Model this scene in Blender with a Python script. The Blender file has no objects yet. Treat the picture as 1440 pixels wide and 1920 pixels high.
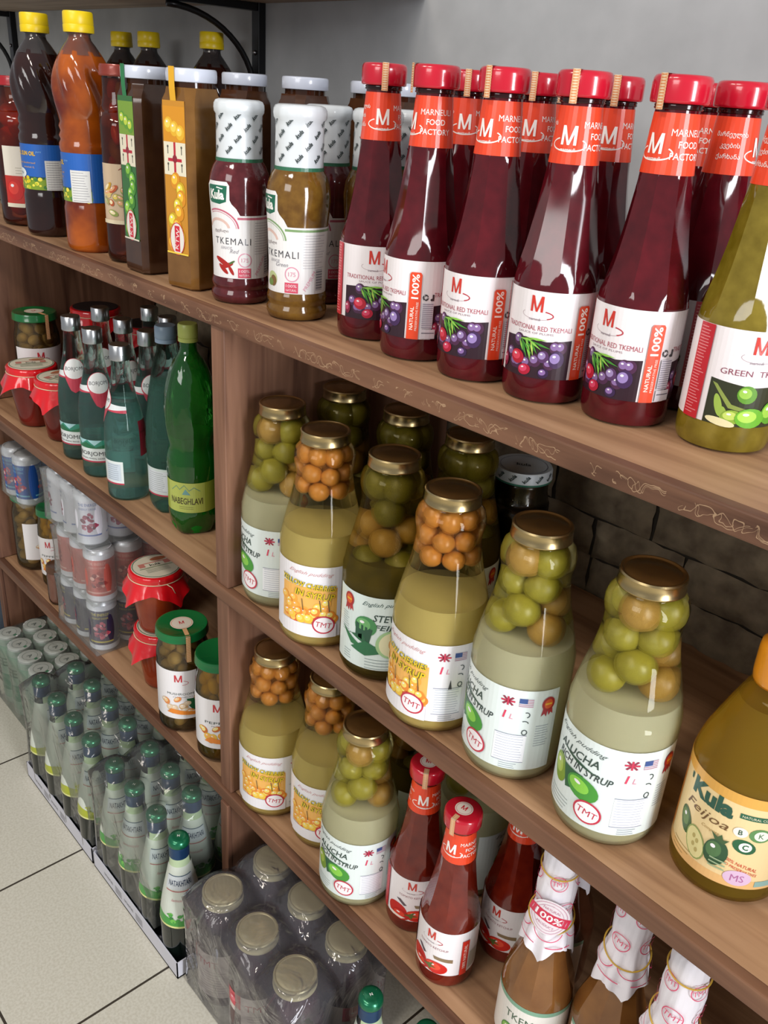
import bpy, bmesh, math, random
import numpy as np
from mathutils import Vector, Matrix
random.seed(7)
SC = bpy.context.scene
COL = SC.collection
PI = math.pi
mm = 0.001

# ------------------------------------------------------------------ camera
cam_d = bpy.data.cameras.new('camera'); cam = bpy.data.objects.new('camera', cam_d); COL.objects.link(cam)
cam_d.sensor_fit = 'HORIZONTAL'; cam_d.sensor_width = 36.0; cam_d.lens = 36.0*1658/1440
cam_d.clip_start = 0.02; cam_d.clip_end = 60
R_ = Vector((0.66691603, 0.74258535, 0.06156305)); D_ = Vector((0.35674187, -0.24566696, -0.90132291)); F_ = Vector((-0.65418518, 0.62306881, -0.42875052))
m = Matrix(((R_.x, -D_.x, -F_.x, 0), (R_.y, -D_.y, -F_.y, 0), (R_.z, -D_.z, -F_.z, 1.24), (0, 0, 0, 1)))
cam.matrix_world = m
SC.camera = cam
# ------------------------------------------------------------------ world, lights, exposure
w = bpy.data.worlds.new('world'); SC.world = w; w.use_nodes = True
w.node_tree.nodes['Background'].inputs[0].default_value = (0.93, 0.95, 1.0, 1)
w.node_tree.nodes['Background'].inputs[1].default_value = 0.34
def area(name, loc, target, sx, sy, power, col):
    d = bpy.data.lights.new(name, 'AREA'); d.shape = 'RECTANGLE'; d.size = sx; d.size_y = sy; d.energy = power; d.color = col
    o = bpy.data.objects.new(name, d); COL.objects.link(o); o.location = loc
    o.rotation_euler = (Vector(target)-Vector(loc)).to_track_quat('-Z', 'Y').to_euler()
    return o
area('window_light', (1.78, 0.22, 1.22), (-0.6, 0.45, 0.85), 0.5, 1.8, 60, (0.93, 0.95, 1.0))
area('shopfront_light', (-0.2, -2.4, 2.1), (-0.8, 0.6, 0.6), 1.3, 1.0, 26, (1.0, 0.985, 0.96))
area('ceiling_lamp', (-1.35, -0.75, 2.6), (-1.1, 0.2, 0.6), 0.5, 0.22, 11, (1.0, 0.90, 0.80))
area('ceiling_lamp', (-0.55, -0.75, 2.6), (-0.7, 0.2, 0.6), 0.5, 0.22, 11, (1.0, 0.90, 0.80))
SC.view_settings.view_transform = 'Standard'; SC.view_settings.look = 'None'
SC.view_settings.exposure = 0.08; SC.view_settings.gamma = 1.0
try: SC.view_settings.use_curve_mapping = False
except Exception: pass
SC.cycles.max_bounces = 10; SC.cycles.transparent_max_bounces = 32
SC.cycles.diffuse_bounces = 3; SC.cycles.glossy_bounces = 4; SC.cycles.transmission_bounces = 8
SC.cycles.caustics_reflective = False
SC.cycles.use_denoising = True

# ------------------------------------------------------------------ materials
def lin(h):
    h = h.lstrip('#'); v = [int(h[i:i+2], 16)/255 for i in (0, 2, 4)]
    return tuple((c/12.92 if c <= 0.04045 else ((c+0.055)/1.055)**2.4) for c in v) + (1,)
MATS = {}
def newmat(name):
    M = bpy.data.materials.new(name); M.use_nodes = True
    nt = M.node_tree; b = nt.nodes['Principled BSDF']
    return M, nt, b
def ink(h, rough=0.42, coat=0.35):
    k = ('ink', h, rough, coat)
    if k not in MATS:
        M, nt, b = newmat('print_'+h.strip('#')); b.inputs['Base Color'].default_value = lin(h); b.inputs['Roughness'].default_value = rough
        b.inputs['Coat Weight'].default_value = coat; b.inputs['Coat Roughness'].default_value = 0.15
        MATS[k] = M
    return MATS[k]
def plain(name, h, rough=0.4, metal=0.0, coat=0.0, bump=0, bscale=200, spec=0.5):
    if name in MATS: return MATS[name]
    M, nt, b = newmat(name); b.inputs['Base Color'].default_value = lin(h); b.inputs['Roughness'].default_value = rough
    b.inputs['Metallic'].default_value = metal; b.inputs['Coat Weight'].default_value = coat; b.inputs['Coat Roughness'].default_value = 0.03
    b.inputs['Specular IOR Level'].default_value = spec
    if bump:
        tc = nt.nodes.new('ShaderNodeTexCoord'); n = nt.nodes.new('ShaderNodeTexNoise'); n.inputs['Scale'].default_value = bscale
        bp = nt.nodes.new('ShaderNodeBump'); bp.inputs['Strength'].default_value = bump; bp.inputs['Distance'].default_value = 0.002
        nt.links.new(tc.outputs['Object'], n.inputs['Vector']); nt.links.new(n.outputs[0], bp.inputs['Height']); nt.links.new(bp.outputs[0], b.inputs['Normal'])
    MATS[name] = M; return M
def mottled(name, h1, h2, scale=60, rough=0.12, coat=0.0, detail=4, bump=0.0, lo=0.4, hi=0.62, sss=0.0, spec=0.5):
    if name in MATS: return MATS[name]
    M, nt, b = newmat(name)
    tc = nt.nodes.new('ShaderNodeTexCoord'); n = nt.nodes.new('ShaderNodeTexNoise'); n.inputs['Scale'].default_value = scale; n.inputs['Detail'].default_value = detail
    r = nt.nodes.new('ShaderNodeValToRGB'); r.color_ramp.elements[0].position = lo; r.color_ramp.elements[1].position = hi
    r.color_ramp.elements[0].color = lin(h1); r.color_ramp.elements[1].color = lin(h2)
    nt.links.new(tc.outputs['Object'], n.inputs['Vector']); nt.links.new(n.outputs[0], r.inputs[0]); nt.links.new(r.outputs[0], b.inputs['Base Color'])
    b.inputs['Roughness'].default_value = rough; b.inputs['Coat Weight'].default_value = coat; b.inputs['Coat Roughness'].default_value = 0.02
    b.inputs['Specular IOR Level'].default_value = spec
    if sss:
        b.inputs['Subsurface Weight'].default_value = sss; b.inputs['Subsurface Scale'].default_value = 0.004
    if bump:
        bp = nt.nodes.new('ShaderNodeBump'); bp.inputs['Strength'].default_value = bump; bp.inputs['Distance'].default_value = 0.002
        nt.links.new(n.outputs[0], bp.inputs['Height']); nt.links.new(bp.outputs[0], b.inputs['Normal'])
    MATS[name] = M; return M
def clear(name, tint, gloss=1.0, haze=0.0, hazecol='#ffffff', edge=None, bump=0.0, bscale=30, rough=0.02, ior=1.5, stretch=(1, 1, 1)):
    """thin clear shell: transparent with a tint, mirror gloss by fresnel, optional milky scatter"""
    if name in MATS: return MATS[name]
    M = bpy.data.materials.new(name); M.use_nodes = True; nt = M.node_tree; nt.nodes.clear()
    out = nt.nodes.new('ShaderNodeOutputMaterial'); tr = nt.nodes.new('ShaderNodeBsdfTransparent'); gl = nt.nodes.new('ShaderNodeBsdfGlossy')
    gl.inputs['Roughness'].default_value = rough
    fr = nt.nodes.new('ShaderNodeFresnel'); fr.inputs['IOR'].default_value = ior
    mx = nt.nodes.new('ShaderNodeMixShader')
    lw = nt.nodes.new('ShaderNodeLayerWeight'); lw.inputs[0].default_value = 0.35
    cm = nt.nodes.new('ShaderNodeMix'); cm.data_type = 'RGBA'
    cm.inputs[6].default_value = lin(tint); cm.inputs[7].default_value = lin(edge or tint)
    nt.links.new(lw.outputs['Facing'], cm.inputs[0]); nt.links.new(cm.outputs[2], tr.inputs[0])
    if gloss != 1.0:
        mu = nt.nodes.new('ShaderNodeMath'); mu.operation = 'MULTIPLY'; mu.inputs[1].default_value = gloss
        nt.links.new(fr.outputs[0], mu.inputs[0]); nt.links.new(mu.outputs[0], mx.inputs[0])
    else: nt.links.new(fr.outputs[0], mx.inputs[0])
    base = tr
    if haze:
        di = nt.nodes.new('ShaderNodeBsdfDiffuse'); tl = nt.nodes.new('ShaderNodeBsdfTranslucent'); di.inputs[0].default_value = lin(hazecol); tl.inputs[0].default_value = lin(hazecol)
        m0 = nt.nodes.new('ShaderNodeMixShader'); m0.inputs[0].default_value = 0.5
        nt.links.new(di.outputs[0], m0.inputs[1]); nt.links.new(tl.outputs[0], m0.inputs[2])
        m1 = nt.nodes.new('ShaderNodeMixShader'); m1.inputs[0].default_value = haze
        nt.links.new(tr.outputs[0], m1.inputs[1]); nt.links.new(m0.outputs[0], m1.inputs[2]); base = m1
    nt.links.new(base.outputs[0], mx.inputs[1]); nt.links.new(gl.outputs[0], mx.inputs[2]); nt.links.new(mx.outputs[0], out.inputs[0])
    if bump:
        tc = nt.nodes.new('ShaderNodeTexCoord'); mp = nt.nodes.new('ShaderNodeMapping'); mp.inputs['Scale'].default_value = stretch
        n = nt.nodes.new('ShaderNodeTexNoise'); n.inputs['Scale'].default_value = bscale; n.inputs['Detail'].default_value = 3; n.inputs['Distortion'].default_value = 1.2
        bp = nt.nodes.new('ShaderNodeBump'); bp.inputs['Strength'].default_value = bump; bp.inputs['Distance'].default_value = 0.01
        nt.links.new(tc.outputs['Object'], mp.inputs[0]); nt.links.new(mp.outputs[0], n.inputs['Vector']); nt.links.new(n.outputs[0], bp.inputs['Height'])
        nt.links.new(bp.outputs[0], gl.inputs['Normal']); nt.links.new(bp.outputs[0], fr.inputs['Normal'])
    MATS[name] = M; return M
def refract(name, tint, ior=1.34, rough=0.0, thin=0.3):
    """body of liquid behind glass: one refracting solid"""
    if name in MATS: return MATS[name]
    M = bpy.data.materials.new(name); M.use_nodes = True; nt = M.node_tree; nt.nodes.clear()
    out = nt.nodes.new('ShaderNodeOutputMaterial'); g = nt.nodes.new('ShaderNodeBsdfGlass'); g.inputs['IOR'].default_value = ior; g.inputs['Roughness'].default_value = rough
    g.inputs['Color'].default_value = lin(tint)
    if thin:
        t = nt.nodes.new('ShaderNodeBsdfTransparent'); t.inputs[0].default_value = lin(tint); mx = nt.nodes.new('ShaderNodeMixShader'); mx.inputs[0].default_value = thin
        nt.links.new(g.outputs[0], mx.inputs[1]); nt.links.new(t.outputs[0], mx.inputs[2]); nt.links.new(mx.outputs[0], out.inputs[0])
    else: nt.links.new(g.outputs[0], out.inputs[0])
    MATS[name] = M; return M
def wood(name, c1, c2, c3, axis='x', scale=1.0):
    if name in MATS: return MATS[name]
    M, nt, b = newmat(name); L = nt.links
    tc = nt.nodes.new('ShaderNodeTexCoord'); mp = nt.nodes.new('ShaderNodeMapping')
    s = {'x': (1.5, 22, 22), 'z': (22, 22, 1.5), 'y': (22, 1.5, 22)}[axis]; mp.inputs['Scale'].default_value = [q*scale for q in s]
    n = nt.nodes.new('ShaderNodeTexNoise'); n.inputs['Scale'].default_value = 2.0; n.inputs['Detail'].default_value = 7; n.inputs['Distortion'].default_value = 0.7
    n2 = nt.nodes.new('ShaderNodeTexNoise'); n2.inputs['Scale'].default_value = 5.0; n2.inputs['Detail'].default_value = 3
    r = nt.nodes.new('ShaderNodeValToRGB'); e = r.color_ramp.elements
    e[0].position = 0.30; e[0].color = lin(c1); e[1].position = 0.72; e[1].color = lin(c3)
    q = r.color_ramp.elements.new(0.5); q.color = lin(c2)
    mix = nt.nodes.new('ShaderNodeMix'); mix.data_type = 'RGBA'; mix.blend_type = 'MULTIPLY'; mix.inputs[0].default_value = 0.35
    r2 = nt.nodes.new('ShaderNodeValToRGB'); r2.color_ramp.elements[0].position = 0.35; r2.color_ramp.elements[0].color = (0.45, 0.42, 0.40, 1); r2.color_ramp.elements[1].position = 0.6; r2.color_ramp.elements[1].color = (1, 1, 1, 1)
    L.new(tc.outputs['Object'], mp.inputs[0]); L.new(mp.outputs[0], n.inputs['Vector']); L.new(tc.outputs['Object'], n2.inputs['Vector'])
    L.new(n.outputs[0], r.inputs[0]); L.new(n2.outputs[0], r2.inputs[0]); L.new(r.outputs[0], mix.inputs[6]); L.new(r2.outputs[0], mix.inputs[7]); L.new(mix.outputs[2], b.inputs['Base Color'])
    bp = nt.nodes.new('ShaderNodeBump'); bp.inputs['Strength'].default_value = 0.25; bp.inputs['Distance'].default_value = 0.002
    L.new(n.outputs[0], bp.inputs['Height']); L.new(bp.outputs[0], b.inputs['Normal'])
    b.inputs['Roughness'].default_value = 0.55
    MATS[name] = M; return M

# ------------------------------------------------------------------ object helpers
def tag(o, label=None, cat=None, group=None, kind=None):
    if label: o['label'] = label
    if cat: o['category'] = cat
    if group: o['group'] = group
    if kind: o['kind'] = kind
    return o
def empty(name, loc=(0, 0, 0)):
    o = bpy.data.objects.new(name, None); o.empty_display_size = 0.02; COL.objects.link(o); o.location = loc; return o
def mesh(name, bm, mats, parent=None, smooth=True, autos=None):
    me = bpy.data.meshes.new(name); bm.normal_update(); bm.to_mesh(me); bm.free()
    for q in (mats if isinstance(mats, (list, tuple)) else [mats]): me.materials.append(q)
    if smooth: me.shade_smooth()
    if autos:
        try: me.set_sharp_from_angle(angle=math.radians(autos))
        except Exception: pass
    o = bpy.data.objects.new(name, me); COL.objects.link(o)
    if parent: o.parent = parent
    return o
def children(o): return [c for c in bpy.data.objects if c.parent == o]
KIDS = {}
def copy_tree(o, parent=None):
    c = o.copy(); COL.objects.link(c); c.parent = parent
    if o.name not in KIDS: KIDS[o.name] = children(o)
    for ch in KIDS[o.name]: copy_tree(ch, c)
    return c
class Proto:
    def __init__(s, root, cat, group=None): s.root = root; s.cat = cat; s.group = group; s.used = False; s.sc = None
    def put(s, x, y, z, alpha=0, label='', tilt=(0, 0), group=None, face=None, sc=None):
        """alpha: degrees the printed front is turned away from the line to the shop aisle viewpoint"""
        o = copy_tree(s.root) if s.used else s.root
        s.used = True
        o.location = (x, y, z)
        rz = (math.atan2(-y, -x)+PI/2+math.radians(alpha)) if face is None else math.radians(face)
        o.rotation_euler = (math.radians(tilt[0]), math.radians(tilt[1]), rz)
        if sc or s.sc: o.scale = sc or s.sc
        tag(o, label, s.cat, group or s.group)
        return o
def lathe(bm, prof, seg=48, mi=0, facet=None, cap=True, wob=None):
    """prof in mm [(r,z)]; facet=(n,z0,z1,z2,z3) flattens the section into n sides between z0..z3"""
    rings = []
    for r, z in prof:
        if r < 1e-4:
            rings.append([bm.verts.new((0, 0, z*mm))]); continue
        ring = []
        for i in range(seg):
            a = 2*PI*i/seg; rr = r
            if facet:
                n, z0, z1, z2, z3 = facet
                k = 0 if z <= z0 or z >= z3 else ((z-z0)/(z1-z0) if z < z1 else (1 if z <= z2 else (z3-z)/(z3-z2)))
                if k > 0:
                    b = (a+PI/n) % (2*PI/n) - PI/n
                    rr = r*((1-k)+k*math.cos(PI/n)/math.cos(b)*1.03)
            if wob: rr += wob(a, z)
            ring.append(bm.verts.new((rr*mm*math.cos(a), rr*mm*math.sin(a), z*mm)))
        rings.append(ring)
    for A, B in zip(rings, rings[1:]):
        if len(A) == 1 and len(B) == 1: continue
        for i in range(seg):
            j = (i+1) % seg
            if len(A) == 1: f = bm.faces.new((A[0], B[j], B[i]))
            elif len(B) == 1: f = bm.faces.new((A[i], A[j], B[0]))
            else: f = bm.faces.new((A[i], A[j], B[j], B[i]))
            f.material_index = mi
    return bm
def fine(prof, step=6):
    """smooth a profile with a few catmull-rom points"""
    P = [np.array(p, float) for p in prof]; out = []
    for i in range(len(P)-1):
        p0 = P[max(i-1, 0)]; p1 = P[i]; p2 = P[i+1]; p3 = P[min(i+2, len(P)-1)]
        n = max(1, int(np.linalg.norm(p2-p1)/step))
        n = min(n, 6)
        for k in range(n):
            t = k/n
            q = 0.5*((2*p1)+(-p0+p2)*t+(2*p0-5*p1+4*p2-p3)*t*t+(-p0+3*p1-3*p2+p3)*t**3)
            q[0] = max(q[0], 0); out.append(tuple(q))
    out.append(tuple(P[-1])); return out
def rad_of(prof):
    P = sorted([(z, r) for r, z in prof if r > 5]); zs = [p[0] for p in P]; rs = [p[1] for p in P]
    return lambda t: float(np.interp(t, zs, rs))
def box(bm, x0, y0, z0, x1, y1, z1, mi=0, bev=0):
    vs = [bm.verts.new(p) for p in ((x0, y0, z0), (x1, y0, z0), (x1, y1, z0), (x0, y1, z0), (x0, y0, z1), (x1, y0, z1), (x1, y1, z1), (x0, y1, z1))]
    fs = []
    for q in ((0, 3, 2, 1), (4, 5, 6, 7), (0, 1, 5, 4), (1, 2, 6, 5), (2, 3, 7, 6), (3, 0, 4, 7)):
        f = bm.faces.new([vs[i] for i in q]); f.material_index = mi; fs.append(f)
    if bev:
        es = list({e for f in fs for e in f.edges}); bmesh.ops.bevel(bm, geom=es, offset=bev, segments=2, profile=0.6, affect='EDGES')
def tube(bm, pts, r, seg=8, mi=0):
    pts = [Vector(p) for p in pts]; rings = []
    for i, p in enumerate(pts):
        t = (pts[min(i+1, len(pts)-1)]-pts[max(i-1, 0)]).normalized()
        u = t.cross(Vector((0, 0, 1))); u = u.normalized() if u.length > 1e-3 else Vector((1, 0, 0)); v = t.cross(u)
        rings.append([bm.verts.new(p+u*math.cos(2*PI*k/seg)*r+v*math.sin(2*PI*k/seg)*r) for k in range(seg)])
    for A, B in zip(rings, rings[1:]):
        for k in range(seg):
            j = (k+1) % seg; f = bm.faces.new((A[k], A[j], B[j], B[k])); f.material_index = mi
    bm.faces.new(rings[0][::-1]); bm.faces.new(rings[-1])

# ------------------------------------------------------------------ printed labels
TXT = {}
def text_geo(s, bold=0.0, shear=0.0, spacing=1.0):
    k = (s, bold, shear, spacing)
    if k not in TXT:
        c = bpy.data.curves.new('t', 'FONT'); c.body = s; c.size = 1.0; c.offset = bold; c.shear = shear; c.space_character = spacing
        c.align_x = 'CENTER'; c.resolution_u = 2; c.fill_mode = 'BOTH'; c.dimensions = '2D'
        o = bpy.data.objects.new('t', c)
        me = bpy.data.meshes.new_from_object(o)
        V = np.array([v.co[:2] for v in me.vertices]) if len(me.vertices) else np.zeros((0, 2)); F = [tuple(p.vertices) for p in me.polygons]
        if len(V):
            V[:, 0] -= (V[:, 0].min()+V[:, 0].max())/2; V[:, 1] -= (V[:, 1].min()+V[:, 1].max())/2
        bpy.data.objects.remove(o); bpy.data.curves.remove(c); bpy.data.meshes.remove(me)
        TXT[k] = (V, F)
    return TXT[k]
class Art:
    def __init__(s): s.bm = bmesh.new(); s.cols = []
    def mi(s, c):
        if c not in s.cols: s.cols.append(c)
        return s.cols.index(c)
    def poly(s, pts, c, L=0):
        f = s.bm.faces.new([s.bm.verts.new((p[0], p[1], L)) for p in pts]); f.material_index = s.mi(c)
        if len(pts) > 4:
            f.normal_update()
            if f.normal.z < 0: f.normal_flip()
            bmesh.ops.triangulate(s.bm, faces=[f])
    def rect(s, a, b, c, d, col, L=0): s.poly([(a, b), (c, b), (c, d), (a, d)], col, L)
    def ell(s, x, y, a, b, col, L=1, rot=0, n=18, a0=0, a1=360):
        cr, sr = math.cos(math.radians(rot)), math.sin(math.radians(rot)); P = []
        for i in range(n+(a1-a0 < 360)):
            t = math.radians(a0+(a1-a0)*i/n); u, v = a*math.cos(t), b*math.sin(t); P.append((x+u*cr-v*sr, y+u*sr+v*cr))
        s.poly(P, col, L)
    def ring(s, x, y, a, b, wd, col, L=1, rot=0, a0=0, a1=360, n=24):
        cr, sr = math.cos(math.radians(rot)), math.sin(math.radians(rot))
        def pt(k, t): u, v = (a-k)*math.cos(t), (b-k)*math.sin(t); return (x+u*cr-v*sr, y+u*sr+v*cr)
        for i in range(n):
            t0 = math.radians(a0+(a1-a0)*i/n); t1 = math.radians(a0+(a1-a0)*(i+1)/n)
            s.poly([pt(wd, t0), pt(0, t0), pt(0, t1), pt(wd, t1)], col, L)
    def text(s, st, x, y, h, col, L=2, rot=0, bold=0.0, shear=0.0, width=None, spacing=1.0):
        if st == 'M':
            w_ = (width or h*0.95)/2; k = w_*0.36; q = h/2
            s.poly([(x-w_, y-q), (x-w_+k, y-q), (x-w_+k, y+q), (x-w_, y+q)], col, L); s.poly([(x+w_-k, y-q), (x+w_, y-q), (x+w_, y+q), (x+w_-k, y+q)], col, L)
            s.poly([(x-w_+0.02, y+q), (x-w_+k*1.15, y+q), (x+k*0.38, y-q), (x-k*0.38, y-q)], col, L+0.05); s.poly([(x+w_-k*1.15, y+q), (x+w_-0.02, y+q), (x+k*0.38, y-q), (x-k*0.38, y-q)], col, L+0.1)
            return
        if 'M' in st: bold = 0.0
        V, F = text_geo(st, bold, shear, spacing)
        if not len(V): return
        H = V[:, 1].max()-V[:, 1].min(); k = h/H; kx = k if width is None else width/(V[:, 0].max()-V[:, 0].min())
        cr, sr = math.cos(math.radians(rot)), math.sin(math.radians(rot)); mi = s.mi(col)
        vs = [s.bm.verts.new((x+vx*kx*cr-vy*k*sr, y+vx*kx*sr+vy*k*cr, L)) for vx, vy in V]
        for f in F:
            try: s.bm.faces.new([vs[i] for i in f]).material_index = mi
            except ValueError: pass
    def lines(s, x0, x1, y0, y1, n, col, L=1, wd=0.5, ragged=0.0, rnd=random.Random(3)):
        for i in range(n):
            y = y1-(y1-y0)*i/max(1, n-1); s.rect(x0, y-wd/2, x1-rnd.random()*ragged*(x1-x0), y+wd/2, col, L)
    def fruit(s, x, y, a, b, base, hi, L, rot=0, edge=None):
        if edge: s.ell(x, y, a, b, edge, L, rot)
        s.ell(x+a*0.04, y+b*0.06, a*0.93, b*0.92, base, L+0.4, rot); s.ell(x-a*0.15, y+b*0.2, a*0.6, b*0.55, hi, L+0.7, rot)
        s.ell(x-a*0.25, y+b*0.4, a*0.2, b*0.13, '#f4f0f2', L+1.0, rot)
    def build(s, name, prof, parent, rref, thick=0.12, off=0.25, tstep=None, flat=None, sstep=4):
        bm = s.bm
        xs = [v.co.x for v in bm.verts]; ys = [v.co.y for v in bm.verts]
        if flat is None:
            k = math.ceil(min(xs)/sstep)
            while k*sstep < max(xs):
                bmesh.ops.bisect_plane(bm, geom=bm.verts[:]+bm.edges[:]+bm.faces[:], plane_co=(k*sstep, 0, 0), plane_no=(1, 0, 0), dist=1e-5); k += 1
            if tstep:
                k = math.ceil(min(ys)/tstep)
                while k*tstep < max(ys):
                    bmesh.ops.bisect_plane(bm, geom=bm.verts[:]+bm.edges[:]+bm.faces[:], plane_co=(0, k*tstep, 0), plane_no=(0, 1, 0), dist=1e-5); k += 1
            rf = rad_of(prof)
            for v in bm.verts:
                S, T, Lz = v.co; r = rf(T)+off+Lz*thick; a = -PI/2+S/rref; v.co = (r*mm*math.cos(a), r*mm*math.sin(a), T*mm)
        else:
            for v in bm.verts: v.co = flat(v.co.x, v.co.y, v.co.z*thick+off)
        return mesh(name, bm, [ink(c) for c in s.cols], parent, smooth=False)

# ================================================================== STRUCTURE
ZA, ZB, ZC = 1.004, 0.6395, 0.290
YF, YW = 0.540, 0.955
def floor_mat():
    M, nt, b = newmat('floor_tile'); L = nt.links; N = nt.nodes
    tc = N.new('ShaderNodeTexCoord'); sx = N.new('ShaderNodeSeparateXYZ'); L.new(tc.outputs['Object'], sx.inputs[0])
    def line(out, off):
        a = N.new('ShaderNodeMath'); a.operation = 'ADD'; a.inputs[1].default_value = off+30
        d = N.new('ShaderNodeMath'); d.operation = 'DIVIDE'; d.inputs[1].default_value = 0.3
        f = N.new('ShaderNodeMath'); f.operation = 'FRACT'; s = N.new('ShaderNodeMath'); s.operation = 'SUBTRACT'; s.inputs[1].default_value = 0.5
        ab = N.new('ShaderNodeMath'); ab.operation = 'ABSOLUTE'; g = N.new('ShaderNodeMath'); g.operation = 'GREATER_THAN'; g.inputs[1].default_value = 0.4938
        L.new(out, a.inputs[0]); L.new(a.outputs[0], d.inputs[0]); L.new(d.outputs[0], f.inputs[0]); L.new(f.outputs[0], s.inputs[0]); L.new(s.outputs[0], ab.inputs[0]); L.new(ab.outputs[0], g.inputs[0]); return g
    gx = line(sx.outputs[0], 0.865); gy = line(sx.outputs[1], -0.207)
    mx = N.new('ShaderNodeMath'); mx.operation = 'MAXIMUM'; L.new(gx.outputs[0], mx.inputs[0]); L.new(gy.outputs[0], mx.inputs[1])
    n = N.new('ShaderNodeTexNoise'); n.inputs['Scale'].default_value = 260; n.inputs['Detail'].default_value = 6; L.new(tc.outputs['Object'], n.inputs['Vector'])
    r = N.new('ShaderNodeValToRGB'); r.color_ramp.elements[0].position = 0.38; r.color_ramp.elements[0].color = lin('#c4bfae'); r.color_ramp.elements[1].position = 0.6; r.color_ramp.elements[1].color = lin('#d0ccbd')
    L.new(n.outputs[0], r.inputs[0])
    mix = N.new('ShaderNodeMix'); mix.data_type = 'RGBA'; mix.inputs[7].default_value = lin('#3a3228'); L.new(mx.outputs[0], mix.inputs[0]); L.new(r.outputs[0], mix.inputs[6]); L.new(mix.outputs[2], b.inputs['Base Color'])
    bp = N.new('ShaderNodeBump'); bp.invert = True; bp.inputs['Strength'].default_value = 0.5; bp.inputs['Distance'].default_value = 0.002; L.new(mx.outputs[0], bp.inputs['Height']); L.new(bp.outputs[0], b.inputs['Normal'])
    b.inputs['Roughness'].default_value = 0.38
    return M
bm = bmesh.new(); box(bm, -4.0, -2.0, -0.05, 1.6, 1.0, 0.0); tag(mesh('floor', bm, floor_mat(), smooth=False), kind='structure')
bm = bmesh.new(); box(bm, -4.0, 0.965, 0.0, 1.6, 1.1, 2.7)
tag(mesh('wall_back', bm, mottled('grey_plaster', '#a3a5a6', '#b1b3b4', 14, 0.85, bump=0.08, lo=0.3, hi=0.7), smooth=False), kind='structure')
# rough stone facing on the wall behind the lower shelves
bm = bmesh.new(); rnd = random.Random(5); z = 0.0
box(bm, -3.0, 0.945, 0.0, 1.0, 0.9645, ZA-0.02)
while z < ZA-0.03:
    h = rnd.uniform(0.042, 0.068); h = min(h, ZA-0.022-z); x = -3.0+rnd.uniform(-.1, 0)
    while x < 1.0:
        l = rnd.uniform(0.10, 0.24); d = rnd.uniform(0.004, 0.017); nx, nz = 9, 4
        g = 0.0022
        G = [[bm.verts.new((x+g+(l-2*g)*i/nx+rnd.uniform(-.002, .002), 0.945-(d*rnd.uniform(0.1, 0.35) if i in (0, nx) or j in (0, nz) else d*rnd.uniform(0.65, 1.15)), z+g/2+(h-g)*j/nz+rnd.uniform(-.0025, .0025))) for i in range(nx+1)] for j in range(nz+1)]
        for j in range(nz):
            for i in range(nx): bm.faces.new((G[j][i], G[j][i+1], G[j+1][i+1], G[j+1][i])).material_index = 1
        x += l
    z += h
tag(mesh('wall_back_stone', bm, [plain('mortar', '#2e2820', 0.95), mottled('rough_stone', '#5f5242', '#94866f', 34, 0.85, bump=1.0, lo=0.3, hi=0.75)], smooth=True), kind='structure')

# ------------------------------------------------------------------ wooden shelving
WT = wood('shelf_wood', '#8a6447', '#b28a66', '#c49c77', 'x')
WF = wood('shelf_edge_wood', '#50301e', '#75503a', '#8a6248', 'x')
WV = wood('upright_wood', '#5c3a2a', '#835c46', '#9a7058', 'z')
def trim_mat():
    M = WF.copy(); M.name = 'carved_edge_wood'; nt = M.node_tree; L = nt.links; N = nt.nodes
    b = N['Principled BSDF']; tc = N.new('ShaderNodeTexCoord'); sx = N.new('ShaderNodeSeparateXYZ'); L.new(tc.outputs['Object'], sx.inputs[0])
    def mth(op, a, c=None, d=None):
        q = N.new('ShaderNodeMath'); q.operation = op
        for i, v in enumerate((a, c, d)):
            if v is None: continue
            if isinstance(v, (int, float)): q.inputs[i].default_value = v
            else: L.new(v, q.inputs[i])
        return q.outputs[0]
    n = N.new('ShaderNodeTexNoise'); n.inputs['Scale'].default_value = 46; n.inputs['Detail'].default_value = 2; L.new(tc.outputs['Object'], n.inputs['Vector'])
    def curl(freq, ph, amp):
        s = mth('SINE', mth('MULTIPLY_ADD', mth('ADD', sx.outputs[0], mth('MULTIPLY', n.outputs[0], 0.05)), freq, ph))
        d = mth('ABSOLUTE', mth('SUBTRACT', mth('SUBTRACT', sx.outputs[2], ZA-0.0105), mth('MULTIPLY', s, amp)))
        return mth('LESS_THAN', d, 0.00032)
    k = mth('MAXIMUM', mth('MAXIMUM', curl(260, 0, 0.0045), curl(410, 1.3, 0.0036)), curl(173, 2.6, 0.0052))
    gate = mth('GREATER_THAN', n.outputs[0], 0.47); k = mth('MULTIPLY', k, gate)
    old = b.inputs['Base Color'].links[0].from_socket
    mx = N.new('ShaderNodeMix'); mx.data_type = 'RGBA'; mx.inputs[7].default_value = lin('#c2a27e'); L.new(mth('MULTIPLY', k, 0.55), mx.inputs[0]); L.new(old, mx.inputs[6]); L.new(mx.outputs[2], b.inputs['Base Color'])
    return M
unit = empty('shelving_unit', (0, YF, 0)); tag(unit, 'dark brown stained wooden shelving unit with three long shelves along the stone wall', 'shelf')
def part(name, bmm, mat): 
    o = mesh(name, bmm, mat, unit, smooth=False); o.matrix_parent_inverse = Matrix.Translation((0, -YF, 0)); return o
XL, XR, TH = -1.775, 0.42, 0.0185
XD0, XD1 = -0.884, -0.857
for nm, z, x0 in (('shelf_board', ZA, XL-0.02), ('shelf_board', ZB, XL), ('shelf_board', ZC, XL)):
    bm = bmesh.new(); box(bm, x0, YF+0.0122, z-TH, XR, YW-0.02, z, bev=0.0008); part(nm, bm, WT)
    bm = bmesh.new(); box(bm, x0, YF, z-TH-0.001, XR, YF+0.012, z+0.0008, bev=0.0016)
    o = part('front_edge', bm, trim_mat() if z == ZA else WF)
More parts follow.
